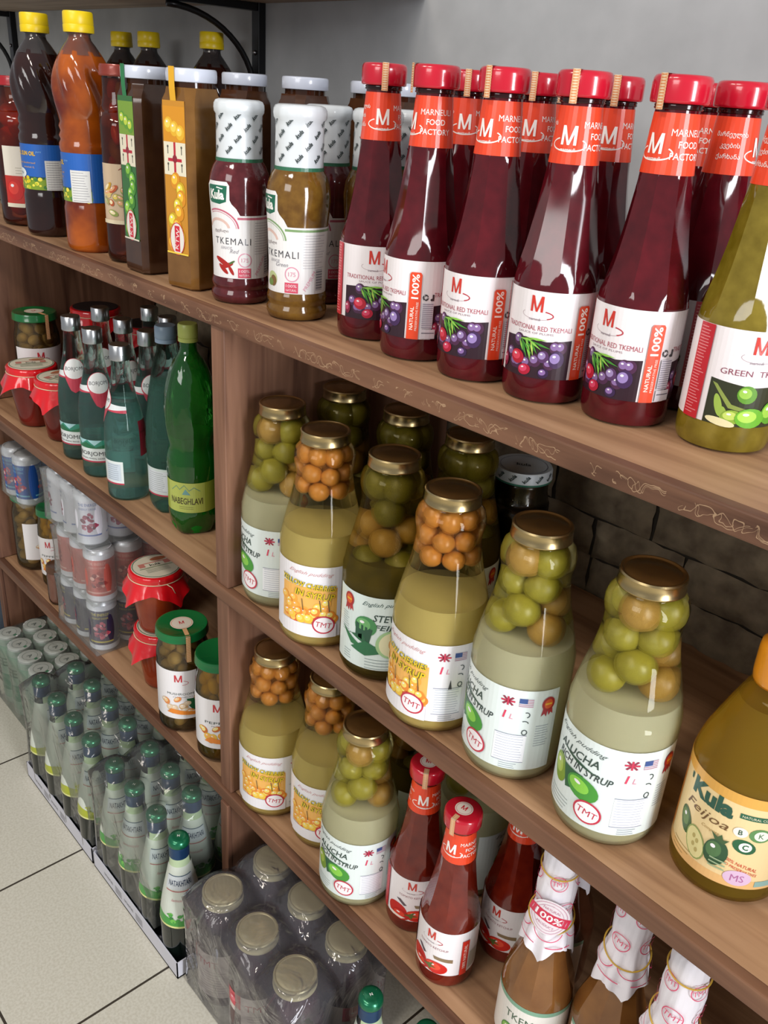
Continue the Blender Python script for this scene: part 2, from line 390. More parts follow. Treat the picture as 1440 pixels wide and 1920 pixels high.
for x0, x1, zt in ((XD0, XD1, ZA-TH-.0012), (XL+0.002, XL+0.03, ZA-TH-.0012), (0.39, 0.415, ZA-TH-.0012)):
    for a, c in ((0.0, ZC-TH-.0012), (ZC+.0012, ZB-TH-.0012), (ZB+.0012, zt)):
        bm = bmesh.new(); box(bm, x0, YF+0.004, a, x1, YW-0.02, c, bev=0.0012); part('upright_panel', bm, WV)
    bm = bmesh.new(); box(bm, x0+0.0095, YF-0.0035, 0.0, x1+0.001, YF+0.0036, ZC-TH-.0015, bev=0.001); part('upright_batten', bm, WV)

# ------------------------------------------------------------------ bracket shelf above
BK = plain('black_steel', '#121214', 0.32, 0.4)
for bx, lab in ((-1.385, 'black steel slotted bracket with curved brace on the grey wall, above the white-lidded jars'), (-2.43, 'black steel bracket with curved brace on the grey wall at the far left end')):
    r = empty('shelf_bracket', (bx, 0.964, 1.2)); tag(r, lab, 'bracket', 'black brackets under the upper shelf')
    bm = bmesh.new(); box(bm, -0.010, -0.014, 0.0, 0.010, 0, 0.30, bev=0.001); mesh('upright_rail', bm, BK, r, smooth=False)
    bm = bmesh.new(); box(bm, -0.008, -0.26, 0.146, 0.008, -0.0145, 0.157, bev=0.001); mesh('arm', bm, BK, r, smooth=False)
    bm = bmesh.new(); tube(bm, [(0, -0.016-0.16*(1-math.cos(t)), 0.02+0.122*math.sin(t)) for t in [i*PI/2/14 for i in range(15)]], 0.005); mesh('curved_brace', bm, BK, r)
    bm = bmesh.new(); lathe(bm, [(0, 0), (4, 0), (3, 3), (0, 3.5)], 12); o = mesh('screw', bm, plain('zinc', '#a9a9ad', 0.3, 1), r); o.location = (0, -0.0142, 0.085); o.rotation_euler = (PI/2, 0, 0)
bm = bmesh.new(); box(bm, -2.9, 0.66, 1.358, -1.0, 0.9635, 1.376, bev=0.001)
tag(mesh('upper_shelf', bm, wood('pale_shelf_wood', '#8d7a68', '#a8937e', '#b9a58f', 'x'), smooth=False), 'pale brown wall shelf on black brackets above the bottles', 'shelf')

# ================================================================== SAUCE BOTTLES (round body, eight-sided shoulder)
RED, ORG = '#c8102a', '#e2431f'
P_M = [(0, 0.8), (32, 0.3), (36.8, 2.2), (38.3, 7), (38.5, 12), (38.5, 97), (37.4, 104), (35.2, 112), (31.2, 128), (27.4, 148), (24.4, 168), (22.0, 188), (20.4, 205), (19, 222), (17.8, 236), (17.6, 242)]
def neck_band(root, ftext=True):
    A = Art(); c = '#e8431c'
    A.rect(-62, 193, 62, 235, c)
    for s0 in (0,):
        A.ring(s0, 207.5, 15.5, 5.6, 1.1, '#f6efe8', 1, a0=125, a1=400); A.text('M', s0, 214, 14, '#fbf7f2', 3, bold=0.012, width=13); A.text('marneuli', s0, 203.6, 2.6, '#fbf7f2', 2, bold=0.01)
    for i, tx in enumerate(('MARNEULI', 'FOOD', 'FACTORY')): A.text(tx, 27.5, 222-8*i, 4.8, '#f6efe8', 2, bold=0.012)
    for i, tx in enumerate(('მარნეულის', 'კვების', 'ქარხანა')): A.text(tx, -28.5, 222-8*i, 4.8, '#f6efe8', 2, bold=0.01)
    return A.build('neck_band', P_M, root, 19.8, tstep=12)
def seal_strip(root, M=P_M):
    A = Art(); A.rect(-3.2, 0, 3.2, 34, '#e9d2ae')
    for i in range(17):
        A.poly([(-3.2, 2*i), (-3.2, 2*i+0.7), (3.2, 2*i+1.9), (3.2, 2*i+1.2)], '#d98f5a', 1); A.poly([(-3.2, 2*i+1.2), (-3.2, 2*i+1.8), (3.2, 2*i+0.6), (3.2, 2*i)], '#d98f5a', 1.4)
    def f(s, t, L):
        # strip runs down the cap side, starting on its top
        if t > 24: r = 23.75+L; z = 260.4+L*0.2; q = (t-24); rr = max(23.6-q, 0); p = (rr, z)
        else: p = (23.75+L-0.0*t, 236.5+t)
        a = -PI/2+s/23.5 if p[0] > 15 else -PI/2
        x = p[0]*math.cos(a) if t <= 24 else s; y = p[0]*math.sin(a) if t <= 24 else -p[0]
        return Vector((x*mm, y*mm, p[1]*mm))
    bm = A.bm
    for k in range(1, 17): bmesh.ops.bisect_plane(bm, geom=bm.verts[:]+bm.edges[:]+bm.faces[:], plane_co=(0, k*2, 0), plane_no=(0, 1, 0), dist=1e-5)
    for k in (-1.6, 0, 1.6): bmesh.ops.bisect_plane(bm, geom=bm.verts[:]+bm.edges[:]+bm.faces[:], plane_co=(k, 0, 0), plane_no=(1, 0, 0), dist=1e-5)
    return A.build('seal_strip', None, root, 1, flat=f, thick=0.1, off=0.05)
def cap_mesh(root, col, name='cap', top_sticker=False):
    bm = bmesh.new(); lathe(bm, fine([(0, 260.2), (19.6, 260.2)], 30)+[(21.6, 259.4), (22.9, 257.4), (23.3, 254.5), (23.3, 243.5), (22.9, 241.6), (21.6, 241), (18, 241)][0:], 48)
    bmesh.ops.reverse_faces(bm, faces=bm.faces[:])
    c = mesh(name, bm, plain('red_cap', col, 0.22, 0, 0.6), root, autos=60)
    if top_sticker:
        A = Art(); A.ell(0, 0, 11, 11, '#efe6da', 0, n=28); A.ring(0, 0, 9.6, 9.6, 0.5, '#c9556a', 1); A.text('M', 0, 1, 7, '#c8102a', 1, bold=0.02)
        A.build('round_sticker', None, c, 1, flat=lambda s, t, L: Vector((s*mm, t*mm, 0.2604+L*mm)), thick=0.1, off=0.1)
    return c
def label_M(root, kind='red'):
    A = Art(); W = 106 if kind != 'ketchup' else 100; b0, b1, bm_ = 23, 96, 58
    A.rect(-W, b0, W, b1, '#efe9ea')
    dark = {'red': '#2c1220', 'green': '#2b3018', 'ketchup': '#efe3d6'}[kind]
    rnd = random.Random(4)
    for C in (0, 96, -96) if kind == 'red' else (0,):
        x0, x1 = C-34, C+35
        if kind == 'red':
            A.poly([(x0, b0), (x1, b0), (x1, bm_-1), (C+12, bm_-3), (C-8, bm_-1), (x0, bm_-3)], dark, 1)
            for i in range(9): A.fruit(x0+6+rnd.random()*58, b0+8+rnd.random()*24, 6, 6, '#4b2144', '#8a6aa0', 2+i*0.02)
            A.fruit(C-15, 38.5, 7.8, 6.6, '#b80f2c', '#e2435a', 5, -10); A.fruit(C-6, 29, 6.6, 5.2, '#b50f33', '#de4468', 6, 10); A.fruit(C+10, 42, 5.6, 5.8, '#55305e', '#9d87b8', 4); A.fruit(C+22, 40, 7.6, 8.2, '#3f2352', '#9a83bd', 5); A.fruit(C+12, 28, 5.2, 4.6, '#331a45', '#8c6aa5', 6)
            A.fruit(x0+4, 33, 4, 7, '#7c1434', '#b84565', 6)
            for i in range(15):
                a = math.radians(rnd.uniform(-75, 10)); l = rnd.uniform(10, 21); x, y = C-14+rnd.uniform(-3, 12), 57-rnd.uniform(0, 3)
                A.poly([(x, y), (x+l*math.cos(a)*0.5-1.0*math.sin(a), y+l*math.sin(a)*0.5+1.0*math.cos(a)), (x+l*math.cos(a), y+l*math.sin(a)), (x+l*math.cos(a)*0.5+1.0*math.sin(a), y+l*math.sin(a)*0.5-1.0*math.cos(a))], rnd.choice(['#6fae3a', '#8cc84a', '#3f8a2c', '#b6d65c']), 9+i*0.05)
        elif kind == 'green':
            A.poly([(x0, b0), (x1+4, b0), (x1+4, bm_-2), (C, bm_-4), (x0, bm_)], dark, 1)
            A.poly([(x0+2, bm_-3), (x0+6, bm_-4), (x0+20, 40), (x0+38, 36), (x0+36, 34), (x0+18, 37)], '#8a9a48', 2)
            for (x, y, a, b_) in ((C-24, 38, 3, 9), (C-18, 30, 3, 8)): A.ell(x, y, a, b_, '#9ab84a', 2, 20)
            A.fruit(C-4, 48, 8.5, 7.5, '#5f9a28', '#9ccc4c', 3, -10); A.fruit(C-12, 30, 9, 6, '#8fb13c', '#c7dc6a', 4); A.fruit(C+20, 34, 10, 10, '#5fa52a', '#a4d84e', 5, 20); A.fruit(C+2, 30, 13, 8.5, '#6cb82c', '#b4e455', 7); A.fruit(C+31, 28, 7, 6, '#a6a83a', '#d8d872', 6)
            A.ell(C-20, 25.5, 12, 3, '#e9dfae', 6, -8)
        else:
            A.ell(C-20, 36, 15, 13, '#c41a16', 2); A.fruit(C+8, 33, 17, 11, '#cf1d14', '#ea4a30', 3); A.fruit(C-14, 30, 14, 9, '#b81412', '#e23c26', 4)
            A.poly([(C-2, 36), (C+6, 41), (C+3, 35), (C+10, 33), (C+3, 32), (C+2, 27), (C-2, 32), (C-9, 33)], '#5a6a30', 7)
            A.poly([(C-31, 25), (C-12, 24), (C-6, 27.5), (C-30, 29)], '#efe3d6', 6); A.poly([(C+6, 48), (C+30, 46), (C+30, 52), (C+4, 53)], '#8a7456', 3)
            A.poly([(C-22, 57), (C-10, 48), (C-6, 50), (C-16, 58)], '#5a4a52', 3)
        A.text('M', C-1, 85.5, 13, '#cf3324', 3, bold=0.012, width=11.5)
        A.ring(C, 76.5, 15, 4.2, 0.45, '#b9a3a8', 1, a0=150, a1=330); A.ring(C, 76.5, 15, 4.2, 1.1, '#b8323e', 2, a0=-50, a1=60)
        A.text('marneuli', C-2, 72.8, 2.2, '#8d7f88', 2)
        if kind == 'red': A.text('TRADITIONAL RED TKEMALI', C, 65.5, 4.1, '#b0505e', 2, width=66, bold=0.006); A.text('SAUCE OF PLUMS', C, 61.3, 1.7, '#a08a90', 2, width=34)
        elif kind == 'green': A.text('GREEN  TKEMALI', C+3, 64.5, 4.4, '#8d4a5c', 2, width=62)
        else: A.text('TOMATO KETCHUP', C+2, 66, 3.4, '#a36a72', 2, width=42)
    if kind == 'red':
        for sx in (-46, 50-0.0):
            pass
        A.poly([(-53, b0), (-40.5, b0), (-40.5, b1), (-53, b1)], '#c61d2c', 10); A.lines(-51.5, -43, 27, 93, 26, '#e98d90', 11, 0.8, 0.5)
        A.poly([(37, b0), (49, b0), (49, 84), (47.5, 86), (38.5, 86), (37, 84)], '#e5461d', 10)
        A.text('100%', 43, 73, 7.2, '#fff4ea', 11, rot=90, bold=0.02, width=23); A.text('NATURAL', 41.2, 43, 3.6, '#fbe6d8', 11, rot=90, bold=0.02); A.text('PRESERVATIVE FREE', 46, 45, 2.2, '#fbe6d8', 11, rot=90)
        A.text('\u267b', 54, 63, 6, '#3a3638', 3); A.ring(54, 63, 3.0, 3.0, 1.1, '#3a3638', 3, a0=20, a1=110); A.ring(54, 63, 3, 3, 1.1, '#3a3638', 3, a0=140, a1=230); A.ring(54, 63, 3, 3, 1.1, '#3a3638', 3, a0=260, a1=350)
        A.rect(61, 60, 63, 66, '#3a3638', 3); A.ell(60.6, 61, 1.6, 1.2, '#3a3638', 3)
        A.rect(51, 34, 62.5, 58, '#d8d4dc', 12); A.lines(51.5, 62, 35, 57, 13, '#8c8896', 13, 0.7); A.rect(51, 24, 66, 33, '#dedae0', 12); A.lines(52, 65, 27.5, 29.5, 1, '#5c5866', 13, 0.8)
    else:
        A.rect(-54, b0, -39, b1, '#c61d2c', 10); A.lines(-52.5, -40.5, 27, 93, 30, '#e98d90', 11, 0.7, 0.4)
        A.poly([(40, b0), (50, b0), (50, 82), (40, 82)], '#cf2a1c', 10); A.text('100% NATURAL', 45, 55, 4.4, '#f7d8cc', 11, rot=90, bold=0.01)
        A.rect(53, 28, 72, 58, '#cfc9bd', 3); A.lines(54, 71, 30, 56, 12, '#8a857c', 4, 0.6, 0.3)
    return A.build('label', P_M, root, 38.6)
def sauce_bottle(name, h1, h2, kind, capcol='#c0142c', sticker=False):
    r = empty(name)
    bm = bmesh.new(); lathe(bm, fine(P_M, 8), 64, facet=(8, 102, 116, 176, 200))
    mesh('bottle', bm, mottled(name+'_glass', h1, h2, 55, 0.07, 0.0, lo=0.35, hi=0.7, spec=0.6), r, autos=16)
    bm = bmesh.new(); lathe(bm, [(18.3, 237), (19.2, 237.8), (18.6, 239), (19.2, 240), (17.8, 241.4)], 40); mesh('neck_thread', bm, plain('dark_glass_neck', '#2a0d0e', 0.1), r)
    cap_mesh(r, capcol, top_sticker=sticker); neck_band(r); seal_strip(r); label_M(r, kind)
    return r
G1 = 'red plum sauce bottles on the top shelf'
SM = (0.935, 0.935, 1)
pm = Proto(sauce_bottle('sauce_bottle', '#470b13', '#5a1019', 'red'), 'bottle', G1)
pm.sc = SM
pm.put(-0.702, 0.630, ZA, 2, 'leftmost front red plum sauce bottle, beside the olive bottle with patterned white sleeve')
pm.put(-0.621, 0.619, ZA, -70, 'second front red plum sauce bottle, turned so its orange 100% strip faces out')
pm.put(-0.541, 0.620, ZA, -38, 'dark red plum sauce bottle, front row, third from left, label turned left')
pm.put(-0.465, 0.627, ZA, -19, 'dark red plum sauce bottle, front row, fourth from left, whole label title readable')
pm.put(-0.388, 0.641, ZA, -38, 'nearest and largest dark red plum sauce bottle, beside the green plum sauce bottle')
for x, y, a, l in ((-0.665, 0.712, -8, 'second row red plum sauce bottle seen between the second and third front ones'), (-0.578, 0.712, -15, 'second row red plum sauce bottle, logo showing between the third and fourth front ones'),
                   (-0.492, 0.712, -5, 'second row red plum sauce bottle with beige seal just left of the nearest ones'), (-0.446, 0.795, -75, 'third row red plum sauce bottle showing white factory lettering beside the nearest one'),
                   (-0.382, 0.722, 75, 'second row red plum sauce bottle with Georgian lettering, right of the nearest one'), (-0.632, 0.795, 30, 'third row red plum sauce bottle, farthest back, only the cap in view'), (-0.300, 0.735, -10, 'second row red plum sauce bottle behind the green plum sauce bottle')):
    pm.put(x, y, ZA, a, l, group='red plum sauce bottles standing behind the front row')
pg = Proto(sauce_bottle('green_sauce_bottle', '#6a5a12', '#857426', 'green'), 'bottle')
pg.sc = SM
pg.put(-0.307, 0.659, ZA, 25, 'olive green plum sauce bottle with green plums on its label, right end of top shelf')
pk = Proto(sauce_bottle('ketchup_bottle', '#5e150c', '#722010', 'ketchup', '#c9141e', True), 'bottle', 'tomato ketchup bottles on the lowest shelf')
for (x, y, a, l) in ((-0.538, 0.612, -4, 'red ketchup bottle half behind the green plum jar on the lowest shelf'), (-0.460, 0.590, -28, 'front red ketchup bottle with a round sticker on its cap, nearest of the lowest shelf'), (-0.432, 0.672, -25, 'dark red ketchup bottle standing in shade behind the front one')):
    o = pk.put(x, y, ZC, a, l)
    o.scale = (0.92, 0.92, 0.945)

# ------------------------------------------------------------------ ribbed-foot tkemali bottles with printed white neck sleeve
P_K = [(0, 1), (28, 0.4), (32, 2), (34, 7), (33.6, 12), (31.8, 15), (31.6, 17), (33, 19.5), (33.4, 24), (32.4, 27.5), (31.4, 31), (31.2, 60), (32.4, 95), (34.2, 118), (34.6, 130), (33.0, 142), (29.4, 151), (26, 156), (25.4, 162), (25.2, 200), (24.8, 204)]
def kula_bottle(name, h1, h2, red=True):
    r = empty(name); bm = bmesh.new(); lathe(bm, fine(P_K, 6), 56); mesh('bottle', bm, mottled(name+'_glass', h1, h2, 90, 0.09, lo=0.35, hi=0.7, spec=0.6), r)
    P_S = [(25.9, 155), (25.7, 170), (25.5, 198), (25.7, 203), (27.6, 206), (28, 210), (27.6, 214), (25.8, 217), (22, 218.4)]
    bm = bmesh.new(); lathe(bm, fine([(25.6, 155)]+P_S+[(0, 218.6)], 4), 48, wob=lambda a, z: 0.35*math.sin(14*a)*(1 if z > 203 else 0)); sl = mesh('neck_sleeve', bm, plain('white_sleeve', '#d7dde0', 0.3, coat=0.3), r)
    A = Art()
    for row in range(4):
        for i in range(8): A.text('kula', -76+20.5*i+(row % 2)*10, 168+row*11.5, 4.4, '#2c3a3a', 1, rot=48, bold=0.03, shear=0.3)
    A.rect(-81, 155, 81, 159, '#2c6a4c', 1); A.build('printed_pattern', [(26.1, 150), (26.0, 215)], sl, 25.9, tstep=20)
    A = Art(); ac = '#c4657a' if red else '#7ea06c'
    A.rect(-46, 30, 62, 100, '#e8e6e4'); A.poly([(-46, 100), (-3, 100), (-7, 107), (-12, 112), (-14, 116), (-14, 131), (-17, 135), (-43, 135), (-46, 131)], '#e8e6e4', 0.3)
    A.poly([(-43, 114), (-40, 112), (-26, 111), (-18, 114), (-16.5, 131), (-42, 131), (-43.5, 129)], '#14654a', 1); A.text('Kula', -30, 121, 10.5, '#f4f4ee', 2, bold=0.04, width=20); A.poly([(-30, 128.2), (-22, 127), (-21, 128), (-29, 129.4)], '#f4f4ee', 2)
    A.ring(-30, 84, 26, 22, 1.8, ac, 1, a0=5, a1=118); A.ring(-30, 84, 23, 19, 0.6, ac, 1, a0=5, a1=118); A.rect(-6, 95.5, 60, 98, ac, 1)
    A.ring(-30, 84, 16, 12, 3, '#d9b8ac', 1, a0=10, a1=170); A.text('ტყემალი', -26, 82, 4.2, '#7a6a6a', 2)
    A.text('TKEMALI', -13, 71.5, 7.2, '#4a4a4e', 2, spacing=1.25, width=44); A.text('Red' if red else 'Green', -10, 60.5, 4.4, '#8d8a90', 2, shear=0.4); A.text('sauce', -20, 64, 3, '#b0adb2', 2, shear=0.4)
    if red:
        for (x, y, a, b_, q) in ((-25, 48, 11, 3, -25), (-20, 44, 9, 2.6, 20), (-24, 40, 8, 2.6, -40), (-14, 39, 6, 2, -60)): A.ell(x, y, a, b_, '#a81c12', 2, q)
        A.ell(-13, 48, 4, 1.2, '#4d6a34', 3, 30)
    else:
        A.ell(-24, 44, 8, 8, '#b9c489', 2); A.ell(-22, 42, 5, 6, '#7a5a2c', 3); A.ell(-27, 40, 5, 4, '#6c8a3a', 3)
    A.ring(2, 51, 8, 8, 1.0, '#dc8fa6', 2); A.text('175', 2, 51, 4.5, '#dc8fa6', 2); A.rect(-6, 31, 9, 42, '#d34a63', 2); A.text('100%', 1.5, 38.6, 3.2, '#f4dfe2', 3, width=12); A.text('NATURAL', 1.5, 34, 2.4, '#f4dfe2', 3, width=12)
    A.text('PREMIUM', 22, 44, 4, '#dc8fa6', 2, rot=58); A.lines(14, 44, 58, 92, 13, '#b9b6ba', 1, 0.6, 0.4); A.rect(30, 34, 40, 56, '#8f8f95', 2); A.lines(30, 40, 35, 55, 8, '#e8e6e4', 3, 0.8)
    A.build('label', [(31.6, 28), (31.5, 60), (32.7, 95), (34.5, 118), (34.9, 130), (34.0, 137)], r, 32, tstep=10)
    return r
kr = Proto(kula_bottle('red_tkemali_bottle', '#4c1a1e', '#62262a'), 'bottle'); ko = Proto(kula_bottle('green_tkemali_bottle', '#644418', '#7c5a22', False), 'bottle')
kr.put(-0.903, 0.598, ZA, 6, 'dark red sauce bottle with patterned white neck sleeve and chili on its white label')
ko.put(-0.806, 0.609, ZA, -14, 'brownish olive sauce bottle with patterned white neck sleeve, front row beside the dark red one')
kr.put(-0.860, 0.690, ZA, 20, 'dark red sauce bottle with patterned white sleeve, second row, left of the olive one')
ko.put(-0.792, 0.705, ZA, 40, 'olive sauce bottle with patterned white sleeve, second row, right of the front olive one')
ko.put(-0.812, 0.776, ZA, 10, 'olive sauce bottle with patterned white sleeve peeping between the first two red-capped bottles')

# ------------------------------------------------------------------ tall square jars with white lids
def square_jar(name, h1, h2, art):
    r = empty(name); bm = bmesh.new()
    def sq(h, z, c): return [Vector((x*mm, y*mm, z*mm)) for x, y in ((-h+c, -h), (h-c, -h), (h, -h+c), (h, h-c), (h-c, h), (-h+c, h), (-h, h-c), (-h, -h+c))]
    rings = [[bm.verts.new(p) for p in sq(h, z, c)] for h, z, c in ((24, 0.3, 7), (27.5, 3, 7), (28, 8, 7), (28, 205, 7), (27.4, 213, 7.5), (25.4, 220, 9), (25, 226, 10))]
    for A, B in zip(rings, rings[1:]):
        for i in range(8): bm.faces.new((A[i], A[(i+1) % 8], B[(i+1) % 8], B[i]))
    bm.faces.new(rings[0][::-1]); bm.faces.new(rings[-1])
    mesh('jar', bm, mottled(name+'_glass', h1, h2, 40, 0.1, lo=0.3, hi=0.7, spec=0.6), r, smooth=True, autos=25)
    bm = bmesh.new(); lathe(bm, [(25, 222), (25, 236)], 40); mesh('glass_neck', bm, plain(name+'_neck', '#3a2012', 0.08), r)
    bm = bmesh.new(); lathe(bm, [(26.5, 231.5), (28.6, 232), (29, 233), (29, 243.5), (28.2, 245.3), (26.5, 246), (24.5, 245.3), (0, 245.2)], 48); mesh('lid', bm, plain('white_lid', '#c9cfdd', 0.25, coat=0.4), r, autos=50)
    if art:
        A = Art(); g = art == 'green'
        A.rect(-19, 42, 19, 212, '#2f6a32' if g else '#c98a24'); A.rect(-5, 212, 5, 247, '#1f7a44' if g else '#e3ab22', 0)
        A.rect(-19, 168, 19, 206, '#7aa030' if g else '#d8921c', 1)
        for i in range(3): A.fruit(-10+10*i, 186-i*4, 8, 9, '#5f9a28' if g else '#e6b32c', '#c4d845' if g else '#f2d35a', 2+i)
        A.rect(-19, 132, 19, 168, '#e6dfc6', 5); A.rect(-1.8, 132, 1.8, 168, '#b81f34', 6); A.rect(-12, 147, 12, 150.5, '#b81f34', 6); A.ell(0, 150, 4, 4.5, '#8c1c2c', 7, 0)
        for sx in (-12, 12):
            for sy in (140, 159): A.rect(sx-0.7, sy-4, sx+0.7, sy+4, '#5c5a50', 6); A.ell(sx, sy+4, 1.5, 1.5, '#5c5a50', 6)
        pal = (('#3f8428', '#86c23c'), ('#55a030', '#a2d84e')) if g else (('#d98e1c', '#f0c23a'), ('#c9a418', '#ece052'))
        rr = random.Random(9)
        for i in range(9): b_, h_ = pal[i % 2]; A.fruit(-11+22*rr.random(), 124-9*i+rr.random()*4, 8.5, 10.5, b_, h_, 8+i*0.8, rr.uniform(-30, 30))
        A.ell(0, 60, 13, 19, '#e6e2d8', 17); A.ring(0, 60, 13, 19, 1, '#c8263a', 18); A.rect(-4.5, 45, 4.5, 75, '#cf2438', 18); A.text('KTW', 0, 60, 6, '#f2e8e2', 19, rot=82, width=24); A.rect(-19, 42, 19, 44, '#e3dcc8' if g else '#f0d046', 19)
        for k in (215, 219, 224, 230, 236): bmesh.ops.bisect_plane(A.bm, geom=A.bm.verts[:]+A.bm.edges[:]+A.bm.faces[:], plane_co=(0, k, 0), plane_no=(0, 1, 0), dist=1e-5)
        def f(s, t, L): 
            y = -28.0-L if t <= 212 else (-28.0-L-1.2*min(1, (t-212)/14))
            return Vector((s*mm, y*mm, t*mm))
        A.build('label', None, r, 1, flat=f, thick=0.05, off=0.2)
    return r
sb = Proto(square_jar('square_brown_jar', '#3c2416', '#4a2f1d', 'green'), 'jar'); so = Proto(square_jar('square_ochre_jar', '#6e4a1e', '#80592a', 'yellow'), 'jar')
sp = Proto(square_jar('square_plain_jar', '#3f2616', '#553420', None), 'jar', 'square jars with white lids in the back row')
sb.put(-1.098, 0.590, ZA, 0, 'tall square jar of dark brown sauce with white lid and green fruit label strip', face=0)
so.put(-0.988, 0.590, ZA, 0, 'tall square jar of ochre sauce with white lid and yellow fruit label strip', face=10)
for x, y, f_, l in ((-1.062, 0.712, 4, 'square brown jar with white lid right behind the ochre one'), (-0.973, 0.742, -3, 'square brown jar, second of the back row white lids'), (-0.936-0.0, 0.822, 5, 'square brown jar, third of the back row white lids'), (-0.862, 0.800, 0, 'square brown jar, white lid nearest the first red-capped bottle')):
    sp.put(x, y, ZA, 0, l, face=f_)

# ------------------------------------------------------------------ oil bottles (twisted plastic with yellow cap)
P_O = [(0, 3), (22, 1), (34, 0.5), (37.5, 5), (38, 12), (38, 60), (36.8, 64), (36.6, 68), (36.8, 134), (38, 138), (37.6, 144), (35.2, 149), (37, 154), (34.6, 160), (36.4, 166), (34.4, 172), (36, 178), (38.4, 190), (39, 205), (38.4, 222), (35, 240), (29, 254), (20, 266), (15, 273), (14, 277), (14, 284)]
def oil_bottle(name, h1, h2, lid_only=False):
    r = empty(name); bm = bmesh.new()
    def wob(a, z): 
        k = math.exp(-((z-216)/28)**2); return 2.9*k*math.sin(8*a+z*0.085)
    lathe(bm, fine(P_O, 4), 72, wob=wob)
    mesh('bottle', bm, mottled(name+'_plastic', h1, h2, 14, 0.1, lo=0.35, hi=0.65, spec=0.75), r)
    bm = bmesh.new(); lathe(bm, [(29, 254.4), (20.6, 266.4), (15.4, 273), (14.4, 277), (14.4, 280), (17, 281), (17, 282.6), (14.4, 283), (13.6, 286)], 40); mesh('clear_neck', bm, clear('clear_plastic', '#f2ede6', edge='#b8ac9c', gloss=1.3, haze=0.06), r)
    bm = bmesh.new(); lathe(bm, [(15.5, 281.5), (19.6, 281.5), (20, 283), (20, 290), (19.4, 291), (19.8, 292), (19.4, 305), (18.2, 306.6), (0, 306.8)], 60, wob=lambda a, z: 0.18*math.sin(30*a) if 292 < z < 305.5 else 0); mesh('cap', bm, plain('yellow_cap', '#e8c80c', 0.35), r, autos=50)
    A = Art(); A.rect(-116, 69, 116, 133, '#1f5fb4'); 
    for C in (0, 116-8):
        A.rect(C-57, 69, C+35, 84, '#7d9a22', 1); A.rect(C-57, 84, C+35, 87.5, '#1d4a4a', 1)
        rr = random.Random(2)
        for i in range(55): x = C-56+90*rr.random(); y = 70+16*rr.random(); q = rr.uniform(1.5, 3.6); A.ell(x, y, q, q*0.8, rr.choice(['#e6d21c', '#d8c21a', '#5f8a2a', '#3f7a34', '#f0e04a', '#c9352c' if i % 9 == 0 else '#b8c428']), 2+i*0.02)
        A.ell(C-38, 92, 12, 7, '#dfe7ea', 4); A.text('ოქა', C-38, 92, 5, '#2f5a6a', 5); A.text('POL SUN OIL', C-27, 120, 6.2, '#e6b81c', 3, bold=0.03, width=40); A.text('pure', C-2, 122, 3, '#7fb4e8', 3, shear=0.3); A.text('refined deodorised', C-27, 107, 2.6, '#d8a860', 3, width=38); A.text('winterised 1L', C-20, 101, 2.6, '#d8b080', 3)
        A.rect(C+6, 69, C+34, 111, '#dcdcd8', 6); A.lines(C+8, C+32, 71, 108, 12, '#8c8c92', 7, 0.6, 0.3)
    A.build('label', [(36.9, 60), (36.9, 140)], r, 37)
    return r
od = Proto(oil_bottle('oil_bottle', '#1c0907', '#2c100a'), 'bottle', 'dark oil bottles'); oa = Proto(oil_bottle('amber_oil_bottle', '#5c180a', '#b0560e'), 'bottle')
od.put(-1.425, 0.594, ZA, -15, 'dark brown oil bottle with large yellow cap, front row, left end of the top shelf')
oa.put(-1.276, 0.592, ZA, -52, 'amber oil bottle with yellow cap and blue label, front row')
for x, y, l in ((-1.748, 0.895, 'dark oil bottle in the back row, leftmost of the three small yellow caps'), (-1.640, 0.893, 'dark oil bottle in the back row, middle of the three small yellow caps'), (-1.428, 0.893, 'dark oil bottle in the back row, right of the others, above the ochre square jar')):
    od.put(x, y, ZA, 0, l)

# ================================================================== LIGHT-BODIED GLASS
GL = clear('jar_glass', '#fafaf6', gloss=1.0, edge='#d0d2c0', ior=1.52)
GOLD = plain('gold_lid', '#b9a477', 0.27, 1.0, bump=0.02, bscale=90)
P_T = [(0, 3), (30, 2.2), (42, 0.6), (48.5, 4), (51.6, 12), (52, 20), (52, 122), (51, 136), (47.5, 154), (42.5, 174), (38, 192), (35.4, 207), (34.2, 217), (34.6, 224), (36.6, 233), (36.8, 240), (34.6, 248), (30, 253), (28, 256), (28, 262)]
def relax(n, r, zlo, zhi, prof, pull, seed, it=260):
    rf = rad_of(prof); g = np.random.RandomState(seed); P = np.zeros((n, 3)); P[:, 2] = g.uniform(zlo, zhi, n); P[:, 0] = g.uniform(-15, 15, n); P[:, 1] = g.uniform(-15, 15, n)
    R = r*g.uniform(0.93, 1.06, n)
    for k in range(it):
        P[:, 2] += pull*0.8*(1-k/it); d = P[:, None]-P[None]; L = np.sqrt((d**2).sum(-1))+1e-6; ov = np.maximum(R[:, None]+R[None]-L, 0); np.fill_diagonal(ov, 0)
        P += (d/L[..., None]*ov[..., None]*0.5).sum(1)
        P[:, 2] = np.clip(P[:, 2], zlo+R, zhi-R)
        for i in range(n):
            m_ = min(rf(P[i, 2]+R[i]*0.6), rf(P[i, 2]-R[i]*0.6), rf(P[i, 2]))-R[i]-1.5; q = math.hypot(P[i, 0], P[i, 1])
            if q > m_: P[i, :2] *= max(m_, 0.1)/q
    return P, R
